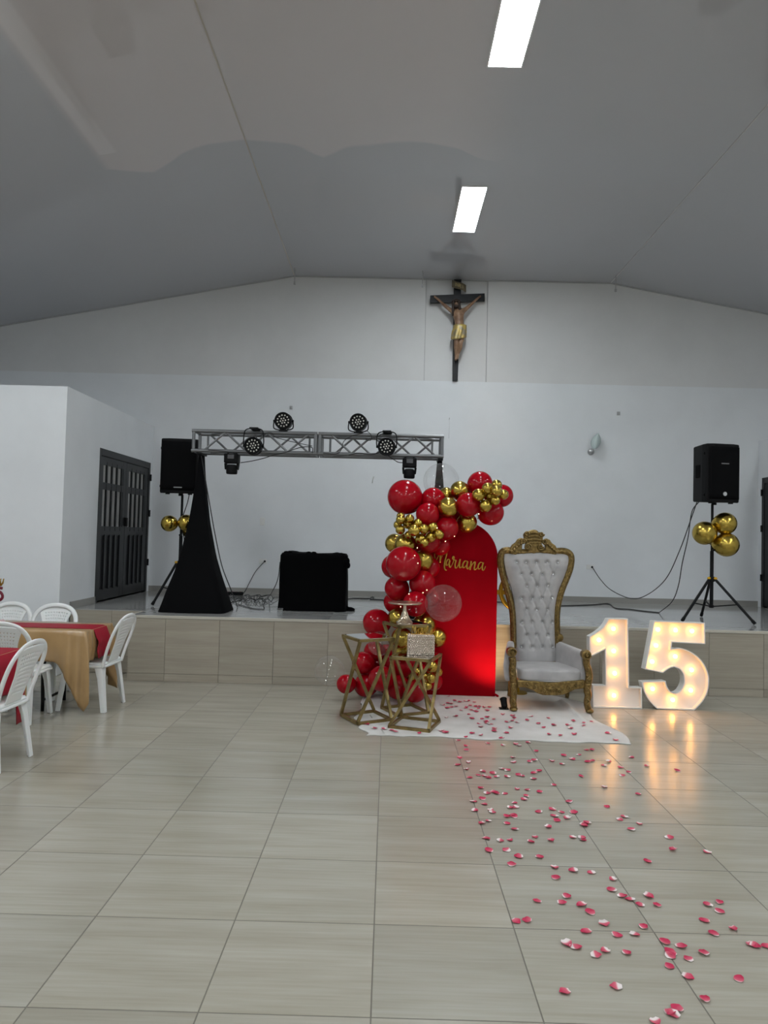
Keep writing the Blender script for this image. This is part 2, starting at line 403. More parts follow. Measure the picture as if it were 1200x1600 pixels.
m = MB(); m.box2((SLX, NY+.002, STG_Z), (SLX+.012, DY0, STG_Z+.085)); m.box2((SLX, FY+.28, 0), (SLX+.012, NY, STG_Z+.085)); o = struct(m.build('baseboard_left', M_SKIRT)); o['label'] = 'grey tile skirting on the side room wall beside the stage'
def bar_door(sx, face, nm, lab):
    root = bpy.data.objects.new(nm, None); COL.objects.link(root); root.location = (face+.03*sx, DY0, STG_Z); struct(root); root['label'] = lab
    W, H = DY1-DY0, DZ1-STG_Z
    m = MB(); m.box2((-.03, 0, 0), (.03, .07, H)); m.box2((-.03, W-.07, 0), (.03, W, H)); m.box2((-.029, .07, H-.09), (.029, W-.07, H)); m.build('door_frame', M_DOOR, root, bevel=.004)
    for k in range(2):
        y0 = .07+k*(W-.14)/2; y1 = y0+(W-.14)/2
        leaf = MB(); leaf.box2((-.02, y0+.004, .02), (.02, y0+.09, H-.10)); leaf.box2((-.02, y1-.12, .02), (.02, y1-.004, H-.10))
        for z0, z1 in ((.02, .16), (.86, .98), (1.46, 1.55), (H-.20, H-.10)): leaf.box2((-.0185, y0+.085, z0), (.0185, y1-.115, z1))
        leaf.box2((-.006, y0+.085, .15), (.006, y1-.115, .87))
        lf = leaf.build('door_leaf', M_DOOR, root)
        nb = 4
        for i in range(nb):
            yy = y0+.09+(i+.75)*(y1-y0-.21)/nb
            q = MB(); q.box((0, 0, 0), (.022, .032, H-1.08-.0)); q.build('bar', M_DOOR, lf, loc=(-.012*sx, yy, .92+(H-1.08)/2))
            q = MB(); q.box((0, 0, 0), (.03, .05, .72)); q.build('slat', M_DOOR, lf, loc=(-.012*sx, yy, .51))
    for z in (.45, 1.2, 1.75):
        q = MB(); q.tube([(0, 0, -.05), (0, 0, .05)], .016, 8); q.build('hinge', M_BLACKM, root, loc=(-.04*sx, W-.02, z), smooth=False)
    q = MB(); q.box((0, 0, 0), (.05, .05, .12)); q.build('lock', M_BLACKM, root, loc=(-.03*sx, W/2, 1.05), bevel=.006)
bar_door(-1, SLX, 'door_1', 'black barred double door of the side room beside the stage')
bar_door(1, SRX, 'door_2', 'black door at the numerals end of the stage')
for xx, lb in ((SLX-.9, 'round lamp inside the side room behind the barred door'), (SRX+.9, 'added round fill lamp inside the other side room')):  # unseen lamps added to brighten the side rooms behind the door bars
    t = thing('fill_lamp', lb, 'lamp', (xx, 10.0, SRZ)); q = MB(); q.lathe([(.14, 0), (.14, -.03), (.10, -.05)], 20); q.build('base', M_WHITE, t)
    q = MB(); q.ball((0, 0, -.06), .10, 14, 8, (1, 1, .5)); q.build('globe', emis('fill_lamp_globe', (1, .97, .92), 13), t, smooth=True)

# ceiling LED panels (two in view, the rest of the row behind the camera)
def led(x, y, z, tilt, lab, grp=None):
    t = thing('ceiling_panel_light', lab, 'ceiling light', (x, y, z), 0, grp); t.rotation_euler = (0, tilt, 0)
    q = MB(); 
    for lo, hi in (((-.152, -.622, -.012), (-.140, .622, .0)), ((.140, -.622, -.012), (.152, .622, .0)), ((-.14, -.622, -.012), (.14, -.610, 0)), ((-.14, .610, -.012), (.14, .622, 0))): q.box2(lo, hi)
    q.build('frame', M_WHITE, t)
    q = MB(); q.box2((-.14, -.61, -.009), (.14, .61, -.003)); q.build('diffuser', M_LED, t)
ords = ['first', 'second', 'third', 'fourth', 'fifth', 'sixth', 'seventh', 'eighth', 'ninth', 'tenth']
for i in range(10):
    led(.895, 8.805-3.36*i, CZ, 0, f'lit rectangular panel in the flat ceiling, {ords[i]} from the crucifix wall')
for i in range(9):
    y = 5.445-3.36*i
    led(-4.3, y, ceil_z(-4.3), -math.atan(SL), f'lit rectangular panel in the ceiling slope over the dining tables, {ords[i]} of its row')
    led(6.1, y, ceil_z(6.1), math.atan(SR), f'lit rectangular panel in the ceiling slope on the numerals side, {ords[i]} of its row')
# ================================================================ things on the walls
def at_local(pt, root_loc): return Vector(pt)-Vector(root_loc)
M_CROSS = pm('cross_wood', (.007, .008, .010), .45, spec=.3)
M_SKIN, nt, b = new_mat('painted_plaster_skin')
n = noise_tex(nt, coords(nt), 9, 4); nt.links.new(ramp(nt, n, [(.35, (.16, .085, .05)), (.65, (.36, .22, .13))]), b.inputs['Base Color']); setp(b, rough=.4)
M_HAIR = pm('painted_hair', (.035, .02, .014), .5)
M_LOIN, nt, b = new_mat('gilded_cloth')
n = noise_tex(nt, coords(nt), 14, 3); nt.links.new(ramp(nt, n, [(.40, (.30, .26, .17)), (.60, (.55, .40, .11))]), b.inputs['Base Color']); setp(b, rough=.42, metal=.25)

CRY = 11.15                                                     # plane of the cross, in front of the panel
def cr(cx, cy, Y=CRY): return PY(660+cx/9.41, 430+cy/9.41, Y)
cro = Vector((cr(490, 1550).x, CRY, cr(490, 1550).z))
cross = thing('wall_crucifix', 'dark wooden crucifix with a painted figure, high on the back wall under the ceiling', 'crucifix', cro)
def L(p): return Vector(p)-cro
m = MB()
pts = [L(cr(x, y)) for x, y in ((445, 1552), (520, 1552), (575, 60), (466, 60))]
m.prism([(p.x, p.z) for p in pts], .0, .05); m.build('upright_beam', M_CROSS, cross, bevel=.004)
m = MB(); pts = [L(cr(x, y)) for x, y in ((118, 412), (916, 382), (914, 272), (116, 302))]
m.prism([(p.x, p.z) for p in pts], -.022, .04); m.build('cross_beam', M_CROSS, cross, bevel=.004)
# scroll-shaped title board
m = MB(); a, b2 = L(cr(430, 150)), L(cr(635, 210))
def board(u, v):
    p = a.lerp(b2, u); wv = sin(u*2*pi)*.015
    return (p.x, -.06-.02*sin(u*pi)+wv, p.z+(.055 if v else -.055)-(.02*(u-.5)))
tb = MB(); tb.grid(board, 16, 2); tbo = tb.build('title_board', pm('title_board', (.13, .105, .06), .5), cross, smooth=True, solid=.008)
tl = MB()      # the letters I N R I
c0 = a.lerp(b2, .5); ux = (b2-a).normalized()
def glyph(strokes, off, h=.055, w_=.03):
    for s in strokes:
        for p, q in zip(s[:-1], s[1:]):
            P = [c0+ux*(off+x*w_)+Vector((0, 0, (y-.5)*h)) for x, y in (p, q)]
            tl.bar((P[0].x, -.092, P[0].z), (P[1].x, -.092, P[1].z), .006)
glyph([[(.5, 0), (.5, 1)]], -.075); glyph([[(0, 0), (0, 1), (1, 0), (1, 1)]], -.045)
glyph([[(0, 0), (0, 1), (.9, .8), (.8, .5), (0, .5), (1, 0)]], -.002); glyph([[(.5, 0), (.5, 1)]], .045)
tl.build('lettering', pm('old_gilt', (.45, .36, .16), .5), tbo)
# the figure: one skinned body
S = cro.z
sk_v, sk_e, sk_r = [], [], []
def sv(cx, cy, dy, r, link_to=None):
    p = L(cr(cx, cy)); sk_v.append((p.x, -dy, p.z)); sk_r.append(r)
    i = len(sk_v)-1
    if link_to is not None: sk_e.append((link_to, i))
    return i
pel = sv(545, 850, .10, .075)
waist = sv(535, 740, .11, .068, pel); chest = sv(520, 640, .11, .082, waist); upc = sv(518, 565, .10, .07, chest); neck = sv(510, 520, .11, .032, upc)
hd0 = sv(490, 485, .14, .045, neck); hd1 = sv(478, 450, .15, .048, hd0); hd2 = sv(474, 425, .15, .03, hd1)
for sgn, sh, el, wr, hn in ((-1, (435, 560), (340, 485), (245, 385), (195, 345)), (1, (600, 548), (690, 470), (775, 385), (825, 340))):
    s0 = sv(*sh, .09, .038, upc); e0 = sv(*el, .08, .028, s0); w0 = sv(*wr, .05, .018, e0); h0 = sv(*hn, .045, .02, w0)
    for k in range(5):
        ang = (-1.0+.42*k); dx = sgn*cos(ang)*30; dz = -sin(ang)*26-18
        f1 = sv(hn[0]+dx*.55, hn[1]+dz*.55, .05, .006, h0); sv(hn[0]+dx*.9+sgn*4, hn[1]+dz*.9+6, .06, .0045, f1)
for hip, kn, an, ft, toe in (((515, 900), (485, 1030), (490, 1180), (490, 1240), (478, 1272)), ((575, 900), (545, 1030), (515, 1170), (508, 1225), (500, 1262))):
    a0 = sv(*hip, .10, .058, pel); k0 = sv(*kn, .13, .042, a0); kk = sv(kn[0]+2, kn[1]+60, .10, .040, k0); n0 = sv(*an, .07, .024, kk); f0 = sv(*ft, .075, .024, n0); sv(*toe, .10, .014, f0)
me = bpy.data.meshes.new('figure'); me.from_pydata(sk_v, sk_e, []); fig = link('figure', me, M_SKIN, cross)
md = fig.modifiers.new('skin', 'SKIN'); md.use_smooth_shade = True
for i, r in enumerate(sk_r): me.skin_vertices[0].data[i].radius = (r, r)
me.skin_vertices[0].data[0].use_root = True
md = fig.modifiers.new('subdivision', 'SUBSURF'); md.levels = md.render_levels = 2
# face: brow, nose, eyes and mouth under the bowed head
hc = L(cr(480, 462)); hy = -.16
m = MB(); m.ball((hc.x-.003, hy-.045, hc.z-.012), .009, 8, 6, (.8, 1, 1.6)); m.build('nose', M_SKIN, fig, smooth=True)
m = MB()
for s in (-1, 1): m = MB(); m.ball((hc.x-.003+s*.018, hy-.040, hc.z+.006), .006, 8, 6, (1.3, .6, .7)); m.build('eye', M_HAIR, fig, smooth=True)
m = MB(); m.ball((hc.x-.003, hy-.042, hc.z-.034), .007, 8, 6, (1.6, .6, .5)); m.build('mouth', M_HAIR, fig, smooth=True)
m = MB()
for i in range(26):      # long hair in strands, beard
    t = i/25; a = -2.3+t*4.6; bx, by = sin(a)*.052, cos(a)*.04
    if abs(a) < .7: continue
    top = Vector((hc.x, hy+.0, hc.z+.055)); side = Vector((hc.x+bx, hy+by*-.6+.0, hc.z)); low = Vector((hc.x+bx*1.35+.02, hy+.03, hc.z-.13-.03*(i % 3)))
    m.tube(catmull([top, side+Vector((0, 0, .03)), side, low], 4), [.018]*9+[.013]*3+[.004], 6)
for s in (-1, 0, 1): m.tube([(hc.x+s*.016, hy-.035, hc.z-.036), (hc.x+s*.012, hy-.04, hc.z-.06), (hc.x+s*.004, hy-.035, hc.z-.085)], [.014, .012, .004], 6)
m.build('hair', M_HAIR, cross, smooth=True)
m = MB(); m.tube([(hc.x+cos(t)*.056, hy+sin(t)*.05, hc.z+.03+.006*sin(5*t)) for t in [2*pi*k/24 for k in range(24)]], .010, 6, closed=True); m.build('thorn_crown', M_HAIR, cross, smooth=True)
lw = L(cr(540, 850))
def loin(u, v):
    a = 2*pi*u; z = lw.z+.085-.20*v+.035*sin(a+.6)*v; r = .100+.004*v+.007*sin(9*a+4*v)*(.3+v)
    return (lw.x+cos(a)*r*1.0-.012*v, -.105+sin(a)*r*.92, z)
m = MB(); m.grid(loin, 56, 10, closeu=True); m.build('loincloth', M_LOIN, cross, smooth=True, solid=.008)
m = MB()
kp = [L(cr(x, y)) for x, y in ((480, 800), (455, 860), (440, 920), (425, 970))]
m.tube([(p.x, -.12, p.z) for p in kp], [.02, .034, .03, .02], 8, flat=(Vector((0, 1, 0)), .5)); m.build('cloth_knot', M_LOIN, cross, smooth=True)

# leaf-shaped sconce
sp = PY(923, 706, 11.2)
sc = thing('wall_sconce', 'small wall sconce with a leaf-shaped frosted glass shade', 'wall lamp', (sp.x, 11.2, sp.z))
m = MB(); m.lathe([(.052, 0), (.052, .02), (.035, .04), (.018, .05)], 18, Mrot((0, 0, 0), rx=pi/2)); m.build('wall_mount', M_STEEL, sc, smooth=False)
m = MB(); m.ball((0, -.07, -.002), .022, 10, 6); m.tube([(0, -.04, 0), (.01, -.08, .02), (.02, -.09, .05)], .009, 8); m.build('arm', M_STEEL, sc, smooth=True)
def leaf(u, v):
    z = .03+.25*v; wd = .085*sin(pi*min(1, v*.92+.06))**.8*(1-.25*v); x = (u-.5)*2*wd
    return (x+.02+.06*v, -.10-.05*sin(pi*u)-.03*(1-v)+.02*v, z)
m = MB(); m.grid(leaf, 13, 14); m.build('glass_shade', M_GLASSP, sc, smooth=True, solid=.005)

def plate(px, py, w_, h_, lab, cat, kind='outlet'):
    p = PY(px, py, 11.2); t = thing('outlet_plate' if kind == 'outlet' else 'switch_plate', lab, cat, (p.x, 11.2, p.z))
    m = MB(); m.box((0, -.006, 0), (w_, .012, h_)); m.build('cover', M_OUTLET, t, bevel=.004)
    if kind == 'outlet':
        for s in (-1, 1):
            m = MB(); m.lathe([(.017, 0), (.017, .003)], 12, Mrot((s*.028, -.012, 0), rx=pi/2)); m.build('socket', M_BLACK if s > 0 else M_OUTLET, t)
    else:
        m = MB(); m.box((0, -.015, 0), (.03, .008, .06)); m.build('rocker', M_OUTLET, t, bevel=.002)
    return p
po1 = plate(411, 877, .12, .072, 'white wall outlet between truss stand and draped table, with a plug in it', 'outlet')
po2 = plate(922, 886, .12, .072, 'white wall outlet beyond the throne with a plug in it', 'outlet')
plate(410, 815, .075, .12, 'white switch plate on the back wall above an outlet', 'switch', 'switch')
for px, py, lb in ((455, 637, 'tiny grey wall bracket above the truss'), (966, 646, 'tiny grey wall bracket above the leaf sconce')):
    p = PY(px, py, 11.2); m = MB(); m.box((0, -.012, 0), (.045, .024, .05)); m.box((0, -.028, -.005), (.02, .02, .02)); tag(m.build('wall_bracket', pm('bracket_grey', (.4, .4, .4), .5), None, loc=(p.x, 11.2, p.z), bevel=.003), lb, 'bracket')
p = PY(702, 655, 11.2); m = MB(); m.tube([(0, 0, 0), (0, -.03, 0), (0, -.035, .02)], .006, 6); m.tube([(0, -.008, 0), (.004, -.008, -.12), (0, -.008, -.30)], .002, 5)
tag(m.build('wall_hook', M_STEEL, None, loc=p, smooth=True), 'small wall hook with a thin thread, just beyond the truss end above the clear balloon', 'hook')
p = PY(584, 746, 11.2); m = MB(); m.tube([(0, -.003, 0), (0, -.02, .01), (-.015, -.02, -.04), (-.02, -.012, -.09)], .006, 6)
tag(m.build('wall_hook', pm('old_wire', (.55, .53, .48), .5), None, loc=p, smooth=True), 'bent wire hook on the back wall below the truss', 'hook')
for px, lb in ((460, 'ceiling hanger rod where the slope over the dining tables begins'), (660, 'ceiling hanger rod beside the crucifix panel'), (962, 'ceiling hanger rod where the slope over the numerals begins')):
    p = PY(px, 455, 10.9); zt = ceil_z(p.x)
    t = thing('hanger_rod', lb, 'rod', (p.x, 10.9, zt))
    m = MB(); m.tube([(0, 0, 0), (0, 0, -.21)], .007, 6); m.build('rod', M_STEEL, t)
    m = MB(); m.box((0, 0, -.225), (.03, .03, .045)); m.build('clip', M_STEEL, t, bevel=.003); m = MB(); m.lathe([(.02, 0), (.02, -.006)], 10); m.build('rosette', M_STEEL, t)

# ================================================================ truss with lights
TRY = 8.6; tz0, tz1 = 2.595, 2.872; tx0, tx1 = -2.345, .625; th = .14
truss = thing('lighting_truss', 'silver aluminium box truss of two sections across the stage', 'truss', (tx0, TRY, tz0))
mid = (tx0+tx1)/2
for s, (x0, x1) in enumerate(((tx0, mid-.006), (mid+.006, tx1))):
    for yy in (-th, th):
        for zz in (tz0+.022, tz1-.022):
            m = MB(); m.tube([(x0-tx0, yy, zz-tz0), (x1-tx0, yy, zz-tz0)], .022, 10); m.build('chord', M_ALU, truss, auto=40)
    h_ = tz1-tz0
    for xx in (x0+.02, x1-.02):
        m = MB()
        for yy in (-th, th): m.tube([(xx-tx0, yy, .02), (xx-tx0, yy, h_-.02)], .02, 8)
        for zz in (.02, h_-.02): m.tube([(xx-tx0, -th, zz), (xx-tx0, th, zz)], .018, 8)
        m.build('end_frame', M_ALU, truss, auto=40)
    for xx in (x0+.12, x1-.12):
        if s == 0 and xx == x1-.12 or s == 1 and xx == x0+.12 or True:
            m = MB(); m.tube([(xx-tx0, th, .03), (xx-tx0, th, h_-.03)], .013, 8); m.build('upright', M_ALU, truss, auto=40)
    N = 5; a, b_ = x0+.15-tx0, x1-.10-tx0
    for yy, ph in ((-th, s), (th, 1-s)):
        for k in range(N):
            xa, xb = a+(b_-a)*k/N, a+(b_-a)*(k+1)/N
            za, zb = (.03, h_-.03) if (k+ph) % 2 == 0 else (h_-.03, .03)
            m = MB(); m.tube([(xa, yy, za), (xb, yy, zb)], .0125, 8); m.build('brace', M_ALU, truss, auto=40)
    for zz in (.022, h_-.022):
        for k in range(4):
            xa, xb = a+(b_-a)*k/4, a+(b_-a)*(k+1)/4
            m = MB(); m.tube([(xa, -th if k % 2 else th, zz), (xb, th if k % 2 else -th, zz)], .010, 6); m.build('cross_brace', M_ALU, truss, auto=40)

M_LENS = pm('led_lens', (.75, .72, .66), .15, spec=.8)
def par(px, py, Y, above, lab, ybase):
    c_ = PY(px, py, Y); t = thing('par_light', lab, 'stage light', c_, 0, 'round stage lights on the truss'); t.rotation_euler = (0, 0, random.uniform(-.1, .1))
    M = Mrot((0, 0, 0), rx=pi/2)
    m = MB(); m.lathe([(.05, -.10), (.085, -.085), (.098, -.03), (.100, .05), (.094, .055), (.090, .035), (.02, .033)], 24, M); h_ = m.build('housing', M_BLACK, t, auto=35)
    m = MB()
    for i in range(9): m.box((.0, .055+.004*i, 0), (.012, .004, .19 if i % 2 else .17)) if i % 3 == 0 else None
    m.tube([(.10*cos(a), .045, .10*sin(a)) for a in [2*pi*k/24 for k in range(24)]], .004, 6, closed=True); m.build('cooling_ribs', M_BLACK, t)
    m = MB()
    for n_, r in ((6, .030), (12, .066)):
        for k in range(n_): a = 2*pi*k/n_+.2; m.ball((r*cos(a), -.036, r*sin(a)), .0095, 8, 5, (1, .6, 1))
    m.ball((0, -.036, 0), .0095, 8, 5, (1, .6, 1)); m.build('lenses', M_LENS, t, smooth=True, kind='stuff')
    s = -1 if above else 1; hang = abs(ybase-c_.z)
    m = MB(); path = catmull([(-.112, 0, 0), (-.118, .0, s*.06), (-.105, 0, s*hang*.85), (-.05, 0, s*hang), (.05, 0, s*hang), (.105, 0, s*hang*.85), (.118, 0, s*.06), (.112, 0, 0)], 5)
    m.tube(path, .007, 6); m.build('bracket', M_BLACKM, t, smooth=True)
    for s2 in (-1, 1):
        m = MB(); m.lathe([(.016, 0), (.016, .02)], 10, Mrot((s2*.10, 0, 0), ry=s2*pi/2)); m.build('knob', M_BLACK, t)
    m = MB(); m.box((0, 0 if above else .065, s*(hang+.006)), (.10, .05 if above else .18, .018)); m.build('clamp', M_BLACKM, t, bevel=.003)
random.seed(4)
par(443, 658, 8.46, True, 'round black stage light standing on the truss section nearer the draped speaker', tz1+.012)
par(560, 660, 8.46, True, 'round black stage light standing on the truss section nearer the balloons', tz1+.012)
par(396, 697, 8.325, False, 'round black stage light hung within the truss section nearer the draped speaker', tz1)
par(604, 698, 8.325, False, 'round black stage light hung within the truss section nearer the balloons', tz1)
def mover(px, lab):
    p = PY(px, 714, 8.5); t = thing('moving_head_light', lab, 'stage light', (p.x, TRY-th, tz0+.002), 0, 'moving lights hung under the truss'); t.scale = (1, 1, .84)
    m = MB(); m.box((0, 0, -.08), (.165, .15, .13)); m.build('base', M_BLACK, t, bevel=.012)
    m = MB(); m.box((0, -.078, -.06), (.075, .006, .06)); m.build('display', pm('display_grey', (.08, .08, .085), .2), t, bevel=.004)
    for s in (-1, 1):
        m = MB(); m.prism([(s*.086, -.145), (s*.060, -.145), (s*.058, -.235), (s*.078, -.235)], -.035, .035); m.build('yoke_arm', M_BLACK, t, bevel=.006)
        m = MB(); m.tube([(s*.05, 0, .0), (s*.05, 0, -.02)], .014, 8); m.build('clamp', M_BLACKM, t)
    m = MB(); m.lathe([(.050, -.165), (.062, -.185), (.066, -.25), (.064, -.285), (.058, -.295), (.054, -.288), (.02, -.284)], 20); m.build('head', M_BLACK, t, auto=35)
mover(364, 'black moving-head light hanging under the truss beside the draped stand')
mover(640, 'black moving-head light hanging under the truss above the largest red balloon')

# ---- truss stands under black covers
M_SCRIM, nt, b = new_mat('black_stretch_cloth'); setp(b, color=(.0025, .0025, .003), rough=.9, spec=.12)
def stand(cx, lab):
    t = thing('truss_stand', lab, 'stand', (cx, TRY, STG_Z), 0, 'covered stands carrying the truss')
    m = MB(); m.tube([(0, 0, .05), (0, 0, tz0-STG_Z)], .024, 10); m.box((0, 0, tz0-STG_Z-.01), (.06, .26, .02)); m.build('pole', M_BLACKM, t)
    for k in range(3):
        a = 2*pi*k/3+.5; m = MB(); m.tube([(0, 0, .75), (.20*cos(a), .18*sin(a), .01)], .015, 8); m.build('leg', M_BLACKM, t)
    H = tz0-STG_Z-.03
    prof = [(0, .40, .30), (.10, .335, .27), (.24, .25, .20), (.35, .190, .16), (.57, .112, .10), (.85, .05, .05), (1.0, .03, .035)]
    def fn(u, v):
        f = v*(len(prof)-1); i = min(int(f), len(prof)-2); q = f-i
        zz, hx, hy = (prof[i][j]*(1-q)+prof[i+1][j]*q for j in range(3))
        a = 2*pi*u+pi/4; e = .28
        sx = math.copysign(abs(cos(a))**e, cos(a)); sy = math.copysign(abs(sin(a))**e, sin(a))
        mx = max(abs(sx), abs(sy)); k_ = 1+.02*noise.noise(Vector((u*9, v*5, cx)))
        return (sx*hx*k_, sy*hy*k_, zz*H+.004)
    m = MB(); m.grid(fn, 48, 30, closeu=True); m.build('cloth_cover', M_SCRIM, t, smooth=True, label='black stretch cloth cover widening to the floor')
stand(PY(309, 900, TRY).x, 'black cloth-covered truss stand beside the tripod speaker')
stand(PY(683, 900, TRY).x, 'black cloth-covered truss stand behind the balloon garland')

# ---- loudspeakers on tripods
def speaker_body(loc, rz, lab, w_=.43, h_=.72, d=.40, badge=False):
    t = thing('loudspeaker', lab, 'speaker', loc, rz)
    a = w_/2; m = MB()
    poly = [(-a, -d*.42), (-a*.6, -d*.5), (a*.6, -d*.5), (a, -d*.42), (a, -d*.2), (a*.72, d*.5), (-a*.72, d*.5), (-a, -d*.2)]
    n_ = len(poly); vs_ = [(x, y, 0.012 if y < 0 else .03) for x, y in poly]+[(x, y, h_) for x, y in poly]
    m.add(vs_, [tuple(range(n_-1, -1, -1)), tuple(range(n_, 2*n_))]+[(i, (i+1) % n_, n_+(i+1) % n_, n_+i) for i in range(n_)]); m.build('cabinet', M_BLACK, t, bevel=.018, bseg=3)
    def gr(u, v): x = (u-.5)*w_*.90; return (x, -d*.5-.006+.18*d*.45*max(0, abs(u-.5)*2-.6), .05+v*(h_-.09))
    m = MB(); m.grid(gr, 14, 10); m.build('grille', M_GRILLE, t, smooth=True, solid=.006)
    m = MB(); m.box((0, -d*.5-.011, h_*.665 if badge else h_*.12), (.10, .004, .012)); m.build('name_plate', pm('plate_grey', (.25, .25, .25), .3, .6), t)
    if badge:
        m = MB(); m.lathe([(.026, 0), (.024, .006)], 18, Mrot((.0, -d*.5-.009, .115), rx=pi/2)); m.build('badge', pm('badge_silver', (.6, .6, .6), .3, .7), t)
    for z in (.1, h_-.12):
        m = MB(); m.box((-a-.004, -d*.3, z), (.012, .03, .03)); m.build('side_bolt', M_BLACK, t, bevel=.003)
    m = MB(); m.box((-a*.9, .02, h_*.55), (.03, .11, .16)); m.build('handle', M_GRILLE, t, bevel=.01)
    m = MB(); m.lathe([(.03, -.012), (.03, .02)], 12); m.build('pole_socket', M_BLACK, t)
    for s in (-1, 1):
        m = MB(); m.box((s*a*.6, -d*.32, .006), (.05, .03, .014)); m.build('foot', M_BLACK, t)
def tripod(loc, top, feet, hub_z, lab):
    t = thing('speaker_stand', lab, 'stand', loc)
    m = MB(); m.tube([(0, 0, .16), (0, 0, hub_z+.35)], .022, 10); m.tube([(0, 0, hub_z+.3), (0, 0, top)], .016, 10); m.build('pole', M_BLACKM, t, auto=40)
    m = MB(); m.lathe([(.035, hub_z-.03), (.04, hub_z), (.035, hub_z+.03)], 12); m.build('hub', M_BLACKM, t)
    m = MB(); m.lathe([(.02, .155), (.03, .16), (.03, .19), (.02, .195)], 10); m.build('lower_hub', M_BLACKM, t)
    for fx, fy in feet:
        d = Vector((fx, fy, 0)).normalized(); top_p = d*.045+Vector((0, 0, hub_z)); ft = Vector((fx, fy, .015))
        m = MB(); m.tube([top_p, ft], .017, 8); lg = m.build('leg', M_BLACKM, t, auto=40)
        m = MB(); q = top_p.lerp(ft, .93); m.tube([q, ft], .021, 8); m.build('rubber_foot', M_BLACK, lg)
        m = MB(); m.bar((d.x*.02, d.y*.02, .175), tuple(top_p.lerp(ft, .58)), .014); m.build('brace', M_BLACKM, t)
        m = MB(); m.ball(tuple(d*.05+Vector((0, 0, hub_z+.012))), .022, 8, 6, (1, 1, .8)); m.build('yellow_joint', M_YELLOW, t, smooth=True)
    m = MB(); m.tube([(0, -.02, hub_z+.36), (0, -.06, hub_z+.36)], .012, 8); m.build('clamp_knob', M_BLACKM, t)
LSX = PY(283, 830, 9.2); RSX = PY(1113, 800, 9.0)
ls = Vector((LSX.x, 9.2, STG_Z)); rs = Vector((RSX.x, 9.0, STG_Z))
zbL, zbR = PY(283, 771, 9.2).z, PY(1113, 785, 9.0).z
speaker_body((ls.x-.02, 9.2, zbL-.02), .10, 'black loudspeaker on a tripod beside the covered truss stand', .46, .70, .42)
speaker_body((rs.x+.02, 9.0, zbR-.02), .16, 'black loudspeaker with a round silver badge on the free-standing tripod beyond the numerals', .44, .73, .42, True)
tripod(ls, zbL-STG_Z-.02, [(-.27, -.21), (.36, -.06), (.02, .40)], PY(280, 880, 9.2).z-STG_Z, 'black tripod stand with yellow joints, partly behind the covered truss stand')
tripod(rs, zbR-STG_Z-.02, [(.34, -.40), (-.46, -.25), (.06, .42)], PY(1113, 905, 9.0).z-STG_Z, 'black tripod stand with yellow joints, standing free beyond the numerals')

# ---- box draped in black cloth
bx0, bx1 = PY(433, 955, 8.85), PY(540, 955, 8.85)
bc = Vector(((bx0.x+bx1.x)/2, 9.12, STG_Z)); bw = (bx1.x-bx0.x)/2-.005
M_DRAPE = pm('black_drape', (.0015, .0015, .0018), .95, spec=.08)
db = thing('draped_table', 'low equipment table wholly covered with black cloth on the stage', 'table', bc)
m = MB()
for sx in (-1, 1):
    for sy in (-1, 1): m.box((sx*(bw-.06), sy*.2, .33), (.04, .04, .66))
m.box((0, 0, .67), (bw*2-.06, .5, .03)); m.build('table_frame', M_BLACKM, db)
def drape(u, v):
    a = 2*pi*u+pi/4; e = .22
    sx = math.copysign(abs(cos(a))**e, cos(a)); sy = math.copysign(abs(sin(a))**e, sin(a))
    nz = noise.noise(Vector((u*14, v*2.0, 3.1)))
    if v < .25:
        k_ = v/.25; return (sx*bw*.985*k_, sy*.27*k_, .705+.022*noise.noise(Vector((sx*k_*2.2, sy*k_*2, 7)))+.018*k_*noise.noise(Vector((u*25, 1, 2))))
    q = (v-.25)/.75; fold = .010+.022*q
    return (sx*(bw*.985+.012*q+fold*nz), sy*(.27+.012*q+fold*nz), .702*(1-q)+.004*q+.02*noise.noise(Vector((u*25, 1, 2)))*(1-q))
m = MB(); m.grid(drape, 120, 26, closeu=True); m.build('black_cloth', M_DRAPE, db, smooth=True)
m = MB(); q = PY(541, 877, 8.9)-bc
m.ball((q.x, q.y, q.z), .055, 12, 8, (.8, .9, 1.0)); m.ball((q.x+.025, q.y, q.z-.05), .04, 10, 6, (.7, .8, 1)); m.ball((q.x-.03, q.y, q.z+.05), .05, 10, 6, (1.0, .8, .7))
q = PZ(545, 954, STG_Z)-bc; m.ball((q.x, q.y, .012), .08, 12, 6, (1, .9, .42)); m.ball((q.x-.08, q.y+.02, .02), .09, 12, 6, (1, .8, .55)); m.build('cloth_bunch', M_DRAPE, db, smooth=True, label='bunched corners of the black cloth')
m = MB()
for px in (447, 452, 482, 490): q = PY(px, 860, 8.9)-bc; m.ball((q.x, -.18, .712), .03, 8, 6, (1.2, .8, .6))
m.build('cloth_fold', M_DRAPE, db, smooth=True)
